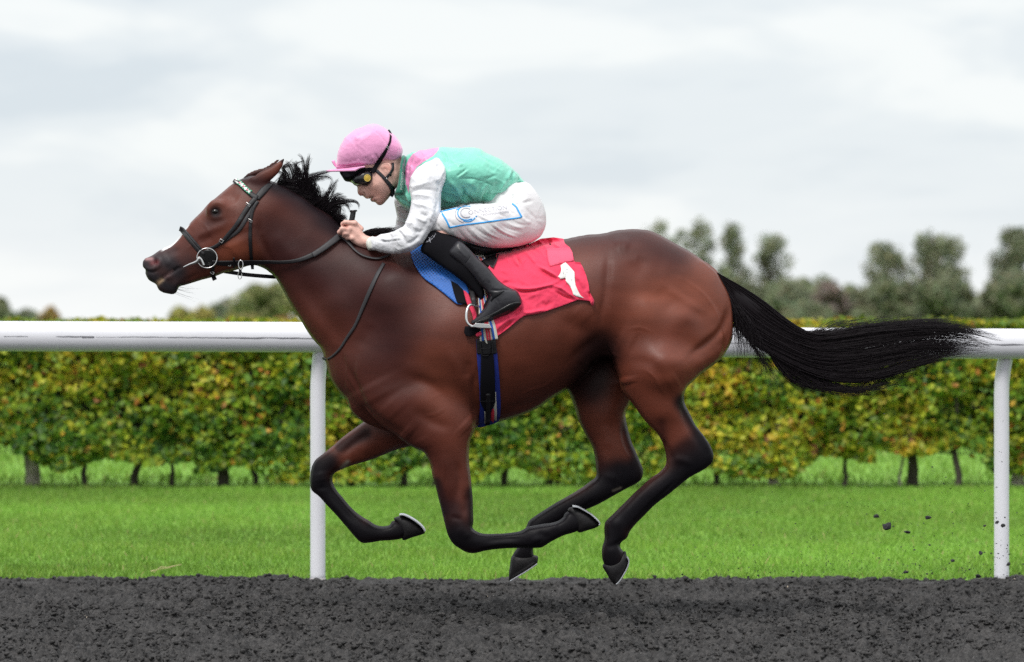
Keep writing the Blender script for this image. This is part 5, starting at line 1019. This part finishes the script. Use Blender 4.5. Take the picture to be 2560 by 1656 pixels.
# --- cap
CAPO = px(('I',[(262,800),(268,700),(288,580),(338,450),(418,330),(498,262),(568,217),(650,188),(720,158),(800,132),(880,127),(960,153),(1060,205),(1150,270),(1240,360),(1300,460),(1329,560),(1312,640),(1282,700),(1240,732),(1150,748),(1050,748),(980,768),(930,803),(880,832),(800,842),(740,838),(600,845),(400,862),(280,860)]))
CST = [('I',[(575,230),(590,330),(560,430),(600,560),(610,740)],3,-2.5),('I',[(700,190),(820,215),(940,290),(1060,430),(1100,520)],2.0,-2),('I',[(560,330),(590,350),(580,400)],4,3),('I',[(270,780),(420,770),(620,745),(800,760),(900,740)],3,4),('I',[(290,810),(450,800),(620,775),(760,800),(880,790)],2.4,-4.5),
  ('I',[(880,590),(910,650),(960,700)],2.2,-3.5),('I',[(830,640),(870,700),(880,760)],2.4,3),('I',[(1040,680),(1060,720),(1130,745)],2.2,-4),('I',[(1080,660),(1150,700),(1250,700)],3,3),('I',[(600,700),(640,740)],3,3),('I',[(700,650),(760,700),(800,760)],3,-2),('I',[(940,640),(970,690)],2,3),('I',[(1290,480),(1270,600),(1230,700)],3,-2.5),('I',[(1180,300),(1260,420),(1290,540)],3,-2)]
cap, CAPB = solid('cap', CAPO, PINK, None, y=0, k=1.75, h=.004, flat=.118, rel=CST, relfac=.2, crum=(.0012, 13, 12))
U_(cap); tag(cap, 'bright pink silk skullcap cover')
pv, pf = [], []
nu, nv = 25, 12
for i in range(nu):
    a = -1 + 2 * i / (nu - 1); yy = a * .098; ca = abs(a) ** 2.2
    for j in range(nv):
        t = j / (nv - 1)
        q = np.array([720, 838 - 22]) * (1 - t) + np.array([95 + 470 * ca, 888 - 30 * ca]) * t
        q[1] += 14 * math.sin(t * math.pi) * -1 + 26 * ca * t
        pv.append(w3(px(('I', [tuple(q)])), yy)[0])
for i in range(nu - 1):
    for j in range(nv - 1): pf.append((i*nv+j, i*nv+j+1, (i+1)*nv+j+1, (i+1)*nv+j))
pk_o = mk('peak', np.array(pv), pf, PINK); sm = pk_o.modifiers.new('thickness', 'SOLIDIFY'); sm.thickness = .006; sm.offset = 0; pk_o.parent = cap; 
solid('bow', [('I',[(180,718),(212,712),(238,708),(248,745),(268,790),(300,795),(300,828),(262,832),(215,790)])], PINK, cap, y=-.01, k=.55, h=.003)
solid('bow', [('I',[(262,800),(290,790),(306,812),(288,838),(262,835)])], PINK, cap, y=-.012, k=1.0, h=.003)
for (x, y_) in ((590,210),): ribbon('cap_seam', ('I',[(575,214),(610,212),(655,198)]), 1.6, PINK, cap, CAPB, off=0, thick=.003)
ribbon('cap_band', ('I',[(262,832),(400,822),(560,806),(700,812),(760,825),(840,822),(905,800)]), 4.2, PINK, cap, CAPB, off=.001, thick=.005)
# --- headgear
net, NETB = solid('skull_cap_lining', [('I',[(318,885),(500,850),(740,815),(880,800),(935,800),(915,870),(860,925),(700,930),(560,1000),(480,1058),(440,1058),(400,1045),(355,980)])], BLKF, None, y=0, k=3.4, h=.004, flat=.100, strokes=[('I',[(360,950),(450,960),(560,930)],3,-4),('I',[(420,1000),(500,980)],3,3)]); U_(net)
goggles, GOGB = solid('goggles', [('I',[(480,1040),(540,960),(640,890),(740,862),(850,880),(878,930),(876,1010),(850,1080),(810,1125),(757,1154),(690,1148),(620,1128),(560,1120),(520,1080)])], mat('goggle_frame', (.010,.010,.012), rough=.22, spec=.6), None, y=0, k=3.2, h=.0035, flat=.090, strokes=[('I',[(600,1040),(700,1110),(800,1080)],2.5,-3),('I',[(600,960),(680,920)],3,-3),('I',[(640,1080),(720,1120)],1.6,3)]); U_(goggles)
gd = patch('valve', ('I',[(760+54*math.cos(a), 998+58*math.sin(a)) for a in np.linspace(0, 6.1, 20)]), mat('gold_plastic', (.62,.42,.06), rough=.3, spec=.6), goggles, GOGB, off=.001, thick=.004, step=2, cm=0)
ribbon('valve_rim', ('I',[(760+50*math.cos(a), 998+54*math.sin(a)) for a in np.linspace(0, 6.28, 20)]), 1.7, mat('gold_rim', (.70,.52,.12), rough=.3, spec=.6), goggles, GOGB, off=.004, thick=.0025, step=1.5, smo=6)
ribbon('goggle_lens', ('I',[(505,1020),(560,1090),(640,1138)]), 5, mat('smoked_lens', (.02,.05,.045), rough=.05, spec=.9, coat=1.0), goggles, GOGB, off=.0, thick=.002)
st = ribbon('goggle_strap', ('I',[(1098,225),(1130,272),(1136,330),(1122,420),(1090,490),(1040,590),(985,680),(920,770),(870,850),(840,905)]), [4.5,5,5,5.5,7,9.5,10,10,10,11], BLKF, goggles, CAPB, off=.002, thick=.0025)
ribbon('goggle_strap', ('I',[(985,690),(930,765),(880,840),(850,890),(835,915)]), [9,10,10.5,11,11], BLKF, goggles, BODYB, off=.006, thick=.003)
MET = mat('steel', (.62,.61,.6), rough=.25, metal=1.0)
ribbon('strap_slide', ('I',[(1060,500),(1110,540)]), 1.6, MET, goggles, CAPB, off=.006, thick=.002, step=1.5); ribbon('strap_slide', ('I',[(1075,475),(1112,512)]), 1.2, MET, goggles, CAPB, off=.006, thick=.002, step=1.5)
cs = U_(ribbon('chin_strap', ('I',[(880,860),(930,900),(985,950),(1030,1000),(1080,1060),(1120,1110),(1160,1180),(1165,1240),(1135,1292)]), [7,8,8,8.5,9,10,11.5,11,10], LEATH, None, BODYB, off=.001, thick=.004))
ribbon('ear_strap', ('I',[(1165,750),(1168,850),(1130,920),(1075,985),(1050,1010)]), [6.5,6,6,7], LEATH, cs, BODYB, off=.001, thick=.003)
ribbon('clip', ('I',[(1110,930),(1145,960)]), 5, RUBB, cs, BODYB, off=.004, thick=.004, step=2)
ribbon('stud', ('I',[(1066,1005),(1080,1015)]), 3, MET, cs, BODYB, off=.006, thick=.002, step=2)
ribbon('strap_loop', ('I',[(1140,1120),(1195,1150)]), 3, RUBB, cs, BODYB, off=.006, thick=.003, step=2)
ribbon('strap_loop', ('I',[(1125,1175),(1190,1200)]), 3, RUBB, cs, BODYB, off=.006, thick=.003, step=2)
# --- whip
whip = tag(empty('whip', w3(px(('J',[(380,380)])), -.09)[0]), 'black whip handle with white tipped cap in the jockey\'s hand', 'whip')
wp = w3(px(('J',[(412,215),(400,290),(380,390),(350,480),(330,600),(300,760)])), -.098)
under(tube('handle', catmull(wp, 4, False), .0108, RUBB, None, 12), whip)
under(tube('cap', w3(px(('J',[(414,232),(412,214),(411,198)])), -.098), [.0150,.0155,.0135], RUBB, None, 16), whip)
under(tube('end_disc', w3(px(('J',[(411,200),(411,193)])), -.100), [.0095,.009], mat('white_plastic', (.75,.75,.78)), None, 14), whip)
# ------------------------------------------------------------------ saddlery
TL = mat('bridle_leather', (.012,.011,.013), rough=.45, spec=.35, bump=.0006, bscale=150)
TL2 = mat('worn_leather', (.035,.033,.036), rough=.5, spec=.35, bump=.0006, bscale=150)
bridle = tag(empty('bridle', w3(px(('A',[(1000,700)])), -.1)[0]), 'black leather bridle with a coloured browband on the bay horse\'s head', 'bridle')
def UB(o): return under(o, bridle)
UB(ribbon('headpiece', ('S',[(1040,650),(960,720),(860,810),(760,920),(700,1000)]), [9,13,17,17,15], TL, None, HB, off=.002, thick=.004))
UB(ribbon('cheekpiece', ('A',[(1150,520),(1090,590),(1030,680),(960,790),(900,860),(830,940),(760,990),(690,1015)]), [12,11.5,11,11,10,10,9,8], TL, None, HB, off=.004, thick=.004))
UB(ribbon('cheekpiece', ('A',[(1130,600),(1060,720),(990,830),(900,900),(820,960)]), [9,9.5,9.5,9,8], TL2, None, HB, off=.001, thick=.003))
UB(ribbon('throatlash', ('A',[(1170,550),(1125,630),(1103,740),(1098,900),(1105,1040),(1112,1130),(1122,1205)]), [9,8,7.5,8.5,9,8,7], TL, None, HB, off=.003, thick=.003, lift=(0,0,0,0,0,.0,0)))
bb = UB(ribbon('browband', ('S',[(200,612),(250,640),(330,672),(430,770),(520,850),(600,920),(720,985)]), [9,12,12.5,12.5,12.5,13,13], TL, None, HB, off=.003, thick=.004))
bbw = ribbon('browband_cover', ('S',[(235,600),(300,640),(380,700),(470,790),(560,862)]), [9,11,11,11,11], mat('browband_white', (.78,.78,.76), rough=.4), bb, HB, off=.0055, thick=.0025)
bc_, bt_ = resample(catmull(px(('S',[(225,600),(300,640),(380,700),(470,790),(560,862)])), 6, False), .5)
PKM, GNM = mat('browband_pink', (.80,.26,.36), rough=.4), mat('browband_green', (.02,.36,.18), rough=.4)
for k in range(8):
    i = int((k + .5) / 8 * (len(bc_) - 1)); c = bc_[i]; tg = bc_[min(i+1, len(bc_)-1)] - bc_[i-1]; tg /= np.linalg.norm(tg); nr = np.array([-tg[1], tg[0]]); a = 3.7
    if k % 2 == 0: patch('diamond', ('P',[tuple(c + tg*a*.95), tuple(c + nr*a), tuple(c - tg*a*.95), tuple(c - nr*a)]), PKM, bb, HB, off=.009, thick=.001, step=2, cm=0)
    for s_ in (1, -1):
        e = c + nr * s_ * 5.6 + tg * 3.9; patch('diamond', ('P',[tuple(e + tg*3.2), tuple(e - nr*s_*4.6), tuple(e - tg*3.2)]), GNM, bb, HB, off=.0088, thick=.001, step=2, cm=0)
nb = UB(ribbon('noseband', ('A',[(418,815),(440,825),(485,875),(540,940),(600,1010),(650,1065)]), [12,14,15,15,14.5,12], TL2, None, HB, off=.003, thick=.012, crown=.8))
ribbon('noseband_ridge', ('A',[(436,810),(500,870),(560,945),(625,1015)]), 3.5, TL, nb, HB, off=.014, thick=.004)
bp = lambda t, c, rx, rz, y, a0=0, a1=360, n=26: w3(px((t, [(c[0] + rx * math.cos(math.radians(a)), c[1] + rz * math.sin(math.radians(a))) for a in np.linspace(a0, a1, n)])), y)
yb_ = cast(px(('A',[(690,1090)]))[0], HB)[0].y
g = patch('bit_guard', ('A',[(690+84*math.cos(a), 1098+84*math.sin(a)) for a in np.linspace(0, 6.0, 16)]), RUBB, None, HB, off=.004, thick=.006, step=3, cm=0); UB(g)
UB(tube('bit_ring', bp('A', (684,1100), 97, 95, yb_ - .016, 0, 352, 34), .0026, MET, None, 8, True))
UB(tube('bit_cheek', catmull(w3(px(('R',[(1085,775),(1060,830),(1000,860),(900,895),(790,945)])), [yb_-.02, yb_-.02, yb_-.016, yb_-.01, yb_-.006]), 4, False), np.linspace(.0095, .0025, 17), MET, None, 10))
UB(tube('bit_cheek', catmull(w3(px(('R',[(1075,760),(1120,800),(1150,860),(1170,910)])), yb_ - .02), 4, False), .006, MET, None, 10))
for t_, p_, w_, h_ in (('A',(820,935),9,7),('S',(510,1125),12,5),('S',(560,1475),10,5),('A',(900,1160),6,9),('R',(1325,1045),9,5)):
    c = px((t_, [p_]))[0]; h, _ = cast(c, HB, px(('A',[(900,900)]))[0]); an = .55 if t_ != 'A' or p_[0] < 850 else 0
    pts = [(c[0] + (a*math.cos(an) - b*math.sin(an)), c[1] + (a*math.sin(an) + b*math.cos(an))) for a, b in ((-w_/2,-h_/2),(w_/2,-h_/2),(w_/2,h_/2),(-w_/2,h_/2))]
    UB(tube('buckle', w3(np.array(pts), h.y - .011), .0013, MET, None, 6, True))
UB(ribbon('curb_strap', ('A',[(745,1170),(735,1225),(745,1275),(760,1312)]), [8,9,11,11], TL, None, HB, off=.002, thick=.006))
rein = UB(ribbon('rein', ('A',[(730,1142),(830,1150),(950,1150),(1080,1146),(1250,1140),(1420,1140),(1560,1122),(1700,1068),(1800,1010),(1880,950),(1950,890),(2010,868)]), [10,13,13,12,9,8.5,9,11,13,14,15,12], TL2 if 0 else TL, None, HB, off=.006, thick=.003, smo=30, lift=(.004,.006,.01,.012,.012,.01,.006,.004,.004)))
ribbon('rein_grip', ('A',[(1700,1072),(1800,1008),(1880,948),(1960,885)]), [13,14.5,15.5,15.5], TL2, rein, HB, off=.014, thick=.004, smo=20)
UB(ribbon('rein', ('A',[(850,1228),(950,1243),(1050,1258),(1200,1272),(1345,1282)]), 9.5, TL, None, y=(.06,.1), off=.0, thick=.003))
UB(ribbon('rein', ('J',[(170,690),(260,760),(350,860),(440,960),(560,1050),(700,1100),(860,1125),(1000,1100),(1130,1045)]), [8,7,6,5,4.5,4.5,4.5,4.5,4], TL2, None, HB, off=.012, thick=.004, smo=10))
mart = UB(tube('martingale_ring', bp('A', (1008,1165), 22, 44, -.125, 0, 350, 20), .0022, MET, None, 8, True))
UB(tube('martingale_ring', bp('A', (1000,1265), 18, 36, -.06, 0, 350, 18), .0018, MET, None, 8, True))
UB(ribbon('rein_stop', ('A',[(942,1095),(944,1140),(946,1200)]), 5, TL, None, HB, off=.018, thick=.004))
UB(ribbon('throatlash_end', ('A',[(1122,1165),(1122,1208)]), 7, TL, None, y=-.03, off=0, thick=.004))
UB(ribbon('martingale_strap', ('A',[(1000,1195),(1005,1230),(1010,1250)]), 7, TL, None, y=-.08, off=0, thick=.004))
nst = tag(ribbon('neck_strap', ('D',[(985,55),(930,150),(880,260),(820,400),(765,530),(700,630),(645,715),(590,770),(545,795),(512,784)]), [8,9.5,10,9.5,8.5,7,7,6,5,4], TL2, None, HB, off=.003, thick=.003), 'thin grey leather strap running down the bay horse\'s shoulder to its chest', 'neck strap')
tag(ribbon('neck_strap', ('D',[(512,784),(530,797),(560,797)]), 5, TL2, nst, HB, off=.002, thick=.003))
# saddle cloths
pad = patch('saddle_pad', [('C',[(130,195),(165,140),(250,120),(330,190),(450,330),(530,430),(548,500),(530,560),(478,575),(440,555),(400,520),(300,440),(230,390),(170,310)])],
    None, None, HB, off=.004, thick=.008, step=4, strokes=[('C',[(300,380),(330,370),(400,400)],6,4),('C',[(180,250),(260,330)],6,-3)], smo=8)
pm = bpy.data.materials.new('blue_mesh'); pm.use_nodes = True; t_ = pm.node_tree; b_ = t_.nodes['Principled BSDF']; b_.inputs['Roughness'].default_value = .55
tcn = N(t_, 'ShaderNodeTexCoord'); mpn = N(t_, 'ShaderNodeMapping'); mpn.inputs['Rotation'].default_value = (0, math.radians(40), 0); mpn.inputs['Scale'].default_value = (1, .05, 1)
vn = N(t_, 'ShaderNodeTexVoronoi'); vn.inputs['Scale'].default_value = 105; vn.inputs['Randomness'].default_value = .12; t_.links.new(tcn.outputs['Object'], mpn.inputs[0]); t_.links.new(mpn.outputs[0], vn.inputs['Vector'])
rp = ramp(t_, [(0.25, (.003,.015,.08)), (0.5, (.012,.13,.50))]); t_.links.new(vn.outputs['Distance'], rp.inputs[0]); t_.links.new(rp.outputs[0], b_.inputs['Base Color'])
bpn = N(t_, 'ShaderNodeBump'); bpn.inputs['Distance'].default_value = .002; t_.links.new(vn.outputs['Distance'], bpn.inputs['Height']); t_.links.new(bpn.outputs[0], b_.inputs['Normal'])
pad.data.materials.append(pm)
tag(pad, 'bright blue mesh saddle pad in front of the jockey\'s black legging', 'saddle pad')
patch('corner_tab', [('C',[(418,403),(470,432),(508,472),(532,575),(465,565),(440,492)])], BLKF, pad, HB, off=.014, thick=.003, step=4, cm=0)
RED = mat('red_cotton', (.80,.045,.11), rough=.7, spec=.25, sheen=.25, noise=.05, nscale=25, bump=.0008, bscale=500)
WST = [('W',[(320,900),(500,960),(800,965),(1050,905),(1180,850),(1250,800)],4,7),('W',[(420,1000),(600,1030),(850,985),(1050,925)],2.6,-7),('W',[(1080,910),(1250,950),(1400,1050),(1560,1160)],3.5,6),('W',[(1150,1010),(1300,1100),(1500,1180)],3,-6),('W',[(830,550),(980,620),(1150,720),(1240,800)],3.2,7),('W',[(860,640),(1000,700),(1180,800)],4,-5),
  ('W',[(600,280),(720,400),(800,520)],4,6),('W',[(380,370),(440,480),(510,570)],4,6),('W',[(440,350),(500,470),(540,560)],3,-7),('W',[(540,600),(560,480),(640,400)],4,5),('W',[(700,200),(800,280),(900,330)],4,-4),('W',[(1030,100),(1080,170),(1180,215)],2.6,-5),('W',[(1120,90),(1180,180),(1270,215)],2.6,5),('W',[(1180,60),(1240,130)],2.4,-4.5),
  ('W',[(870,100),(960,180),(1000,240)],3,5),('W',[(120,660),(200,640),(300,700)],4,3),('W',[(100,330),(250,400),(380,480)],6,3),('W',[(560,1400),(700,1410),(1000,1350)],4,5),('W',[(380,1480),(470,1400),(560,1320)],4,-5),('W',[(900,1200),(1000,1280),(1100,1180)],6,-4),('W',[(1240,780),(1300,700),(1280,560)],4,4),
  ('W',[(1640,560),(1700,700),(1760,900)],5,-3),('W',[(1560,700),(1640,860),(1700,1000)],6,3),('W',[(1500,500),(1600,520),(1660,560)],3,-3.5),('W',[(1780,1020),(1800,1150)],2.5,-7),('W',[(1800,1030),(1850,1150),(1820,1280)],3,6),('U',[(700,1400),(850,1250),(1000,1150),(1180,1100)],6,5),('U',[(760,1440),(900,1300),(1060,1200)],5,-6),
  ('U',[(750,1130),(900,1100),(1100,1050)],5,4),('W',[(650,1130),(760,1080),(900,1050)],6,3),('W',[(150,900),(300,850),(420,900)],4,-4)]
cloth = patch('number_cloth', [('C',[(745,212),(860,180),(980,143),(1060,106),(1150,96),(1222,106),(1232,140),(1270,170),(1290,220),(1300,270),(1342,274),(1366,320),(1386,370),(1402,430),(1410,490),(1428,520),(1443,548),(1434,587),(1417,572),(1412,552),(1330,541),(1200,590),(1050,640),(940,656),(880,702),(820,752),(742,808),(722,790),(712,730),(640,640),(660,560),(700,470),(680,400),(672,330),(700,290),(735,250)])],
    RED, None, HB, off=.008, thick=.004, step=2.8, crum=(.0035, 20, 23), strokes=[(a, b, c, d * 2.0) for a, b, c, d in WST], cm=0, smo=3)
tag(cloth, 'creased red number cloth with a white 1 behind the jockey\'s boot', 'number cloth')
CLB = BVHTree.FromPolygons([tuple(v.co) for v in cloth.data.vertices], [tuple(p.vertices) for p in cloth.data.polygons])
patch('pocket', [('W',[(1000,232),(1200,222),(1400,212),(1450,250),(1475,300),(1500,468),(1380,480),(1240,520),(1060,572),(1035,480),(1012,360)])], mat('red_cotton_patch', (.86,.08,.16), rough=.75, sheen=.3), cloth, CLB, off=.002, thick=.003, step=4, cm=0)
num = patch('number_one', [('W',[(1255,545),(1300,510),(1350,485),(1378,515),(1450,590),(1512,665),(1518,780),(1530,900),(1555,960),(1580,1015),(1622,1090),(1688,1146),(1560,1116),(1490,1080),(1462,990),(1430,920),(1350,830),(1350,768),(1260,797),(1208,745),(1240,710),(1258,670),(1270,612)])], mat('white_print', (.80,.79,.75), rough=.6, noise=.04, nscale=60), cloth, CLB, off=.0035, thick=.002, step=3, cm=0)
for q in ([(1350,640),(1370,610),(1390,620)],[(1430,640),(1450,650),(1440,630)],[(1300,650),(1310,690)],[(1350,700),(1345,760)],[(1430,790),(1470,800),(1450,830)],[(1360,660),(1390,680)]):
    ribbon('pen_mark', ('W', q), .8, LGREY, num, CLB, off=.006, thick=.0006, step=2)
rt = tag(patch('red_cloth_edge', [('C',[(500,470),(525,480),(548,505),(562,545),(585,590),(602,640),(600,700),(640,770),(612,808),(596,790),(570,640),(540,580),(522,540)])], RED, cloth, HB, off=.010, thick=.004, step=3, cm=0))
# saddle
saddle = tag(empty('saddle', w3(px(('C',[(700,200)])), 0)[0]), 'small black racing saddle beneath the jockey with stirrup and striped girth', 'saddle')
US = lambda o: under(o[0] if isinstance(o, tuple) else o, saddle)
US(solid('seat', [('B',[(1330,1140),(1500,1190),(1700,1215),(1900,1190),(2020,1140),(2060,1170),(1980,1215),(1860,1262),(1700,1300),(1560,1330),(1440,1300),(1330,1210)])], TL, None, y=0, k=5, h=.005, flat=.15))
US(patch('saddle_flap', [('C',[(500,120),(600,150),(760,178),(880,168),(1000,138),(960,168),(840,192),(765,212),(745,260),(718,318),(680,300),(620,240),(540,190)])], TL, None, HB, off=.012, thick=.006, step=4, cm=0))
US(ribbon('flap_edge', ('C',[(640,240),(700,222),(760,208),(840,190),(960,160),(1020,135)]), [3,3,3,3,3,2], TL2, None, HB, off=.022, thick=.003))
US(ribbon('flap_edge', ('C',[(758,212),(742,262),(718,312)]), 3.5, TL2, None, HB, off=.022, thick=.003))
US(patch('girth_guard', [('U',[(165,1290),(270,1290),(420,1330),(460,1360),(350,1440),(260,1482),(180,1475),(145,1400)])], BLKF, None, HB, off=.014, thick=.006, step=4, cm=0))
US(patch('cloth_end', [('U',[(360,1440),(430,1388),(468,1395),(470,1450),(400,1478),(375,1485)])], RED, None, HB, off=.020, thick=.005, step=4, cm=0))
GB = mat('girth_blue', (.008,.022,.22), rough=.7); GWh = mat('webbing_cream', (.62,.60,.52), rough=.8); GR = mat('webbing_red', (.62,.03,.06), rough=.8); GBl = mat('webbing_blue', (.02,.10,.42), rough=.8)
girth = US(patch('girth', [('V',[(62,172),(200,168),(348,172),(362,290),(378,420),(398,640),(415,900),(426,1130),(420,1290),(400,1380),(330,1420),(240,1445),(150,1470),(80,1480),(98,1380),(118,1200),(112,950),(95,700),(72,430)])], GB, None, HB, off=.003, thick=.006, step=4, cm=0))
patch('girth_panel', [('V',[(66,175),(200,170),(350,175),(362,290),(370,382),(200,392),(72,385)])], TL, girth, HB, off=.010, thick=.003, step=4, cm=0)
patch('girth_panel', [('V',[(132,380),(225,385),(318,380),(326,500),(336,640),(344,900),(346,1080),(330,1150),(285,1215),(275,1300),(262,1436),(196,1448),(198,1250),(168,1190),(125,1110),(120,900),(132,640)])], BLKF, girth, HB, off=.010, thick=.004, step=4, cm=0)
patch('girth_stripe', [('V',[(335,950),(352,950),(360,1100),(368,1250),(362,1390),(325,1412),(328,1250),(316,1180),(340,1110)])], GWh, girth, HB, off=.010, thick=.003, step=3, cm=0)
patch('girth_stripe', [('V',[(302,1200),(322,1188),(330,1260),(322,1400),(275,1428),(282,1240)])], GR, girth, HB, off=.0105, thick=.003, step=3, cm=0)
patch('girth_stripe', [('V',[(180,1228),(202,1250),(196,1440),(175,1455),(190,1350)])], GWh, girth, HB, off=.010, thick=.003, step=3, cm=0)
ribbon('girth_billet', ('V',[(240,985),(240,1100),(238,1280),(232,1440)]), [11,12,12,12], TL, girth, HB, off=.015, thick=.004)
ribbon('girth_billet', ('V',[(212,180),(212,260),(218,400)]), [26,28,22], TL, girth, HB, off=.013, thick=.004)
for q in ([(200,1000),(215,982),(240,976),(268,984),(278,1000)],[(125,200),(130,300),(140,390),(190,415),(250,405)],[(290,190),(300,300),(310,390)],[(135,310),(280,300)],[(120,1090),(340,1085)]): ribbon('stitching', ('V', q), .9, TL2, girth, HB, off=.018, thick=.001, step=2)
for base, sc_, nm in ((('C',[(600,180),(640,260)]),1.0,0),(('C',[(632,440),(645,540),(662,640),(680,740),(692,830)]),1.0,1)):
    Wd = [20,20] if nm == 0 else [19,21,30,42,46]
    sg_ = US(ribbon('surcingle', base, Wd, GWh, None, HB, off=.006 + (.012 if nm == 0 else .008), thick=.002, crown=.1))
    c_ = px(base); tgn = np.gradient(c_, axis=0); tgn /= np.linalg.norm(tgn, axis=1, keepdims=True); nrm = np.stack([-tgn[:, 1], tgn[:, 0]], 1); Wa = np.interp(np.linspace(0, 1, len(c_)), np.linspace(0, 1, len(Wd)), Wd)
    for u, w__, mt_ in ((.33, .13, GBl), (-.27, .13, GBl), (.075, .11, GR), (-.06, .10, GR)):
        q = c_ + nrm * (u * Wa)[:, None]; ribbon('webbing_stripe', ('P', [tuple(x) for x in q]), list(Wa * w__), mt_, sg_, HB, off=.0095 + (.012 if nm == 0 else .008), thick=.001, crown=.1)
patch('tag_label', [('V',[(180,160),(210,160),(232,240),(205,225)])], GWh, girth, HB, off=.022, thick=.002, step=2, cm=0)
US(ribbon('stirrup_leather', ('U',[(250,560),(300,700),(320,800),(332,905)]), [11,12,12.5,12], TL, None, y=(-.27,-.3,-.325,-.33), off=0, thick=.005))
iron = US(tube('stirrup_iron', catmull(w3(px(('U',[(320,905),(265,895),(225,935),(198,1010),(188,1100),(198,1190),(232,1255),(290,1290),(330,1296)])), [-.335,-.345,-.352,-.36,-.365,-.368,-.37,-.37,-.37]), 5, False), .0055, MET, None, 10))
tube('stirrup_branch', catmull(w3(px(('U',[(320,905),(390,915),(440,955),(478,1010),(500,1080)])), [-.335,-.32,-.30,-.285,-.275]), 5, False), .0045, MET, iron, 10)
plate('stirrup_tread', px(('U',[(360,1232),(618,1252),(655,1330),(440,1325),(262,1300),(300,1285),(330,1262)])), -.385, -.27, MET, iron, .002)
# ------------------------------------------------------------------ dirt thrown up behind the horse
CLOD = mat('clod_dirt', (.030,.029,.031), rough=.95, noise=.3, nscale=60, bump=.003, bscale=200)
def clod(c, r, seed, flat_=1.0):
    import bmesh
    b = bmesh.new(); bmesh.ops.create_icosphere(b, subdivisions=2, radius=1.0); r_ = np.random.default_rng(seed)
    V = np.array([tuple(v.co) for v in b.verts]); F_ = [tuple(v.index for v in f.verts) for f in b.faces]; b.free()
    k = r_.normal(0, 1, (7, 3)); k /= np.linalg.norm(k, axis=1, keepdims=True); d = sum(np.maximum(V @ q, 0)[:, None] ** 6 * r_.uniform(-.5, .9) for q in k)
    V = V * (1 + d + r_.normal(0, .08, (len(V), 1))) * r * np.array([1, .8, flat_]) * r_.uniform(.8, 1.15, 3)
    return V, F_
big = [(1362,527,15,'round dark clod of dirt flying highest above the grass',1),(1435,603,25,'largest ragged clod of dirt in the air over the grass',.9),(1578,640,17,'flat winged clod of dirt to the right of the largest clod',.55),(1710,537,14,'small grey clod level with the round clod, further right',1.),
  (2082,785,16,'clod with a pointed top just left of the right rail post',.8),(1887,835,14,'grey split clod between the grass edge and the right post',.7),(1567,915,16,'flat brownish clod low above the track edge',.6),(2275,858,14,'black clod at the right edge of the white post',.8),
  (1303,962,24,'dark lump of dirt lying on the edge of the track',.6),(2062,942,20,'long clod skimming the track edge beside the post',.5),(2195,570,13,'upper left of two clods seen against the white post',.8),(2235,592,17,'lower right of two clods seen against the white post',.9)]
for i, (x, y_, r, lb, fl) in enumerate(big):
    yd = 2.45 if 'lying' in lb else .9; V, F_ = clod(None, r / 2.7686 / FPX * (DC + yd), i, fl); o = mk('dirt_clod', V, F_, CLOD, smooth_=False); o.location = w3(px(('Q',[(x, y_)])), yd)[0]
    tag(o, lb, 'dirt clod', 'clods of dirt thrown up behind the horse')
for i, (x, y_, r) in enumerate(((1193,788,6),(775,952,12),(783,913,6),(15,932,6),(2250,538,7),(1630,858,6),(1710,928,8),(1725,728,7),(1623,762,8),(1530,742,6),(2105,597,9),(1745,188,6),(2228,152,5),(800,580,5),(1865,855,5),(1975,958,7),(2003,897,7),(1948,885,5),(1740,905,4),(1660,870,5),(2155,785,6),(2203,787,6),(1687,578,6),(1477,598,5),(565,643,4),(1380,817,5),(2110,355,5),(1840,258,5),(1995,442,4),(2192,328,5),(2190,540,6),(470,950,6),(430,962,4))):
    V, F_ = clod(None, r / 2.7686 / FPX * (DC + .9), 50 + i, .7); o = mk('dirt_crumb', V, F_, CLOD, smooth_=False); o.location = w3(px(('Q',[(x, y_)])), .9)[0]
    tag(o, 'tiny dark crumb of dirt in the air behind the galloping horse', 'dirt clod', 'tiny crumbs of dirt behind the horse')
n = 1000; q = np.stack([1700 + rng.random(n) ** .8 * 900, 1452 - rng.exponential(75, n)], 1); yd = rng.uniform(.3, 2.2, n); C = w3(q, yd); A = rng.normal(0, 1, (n, 3)) * .0019; B = rng.normal(0, 1, (n, 3)) * .0019
tag(scatter_tris('dirt_spray', C, A, B, CLOD), kind='stuff')
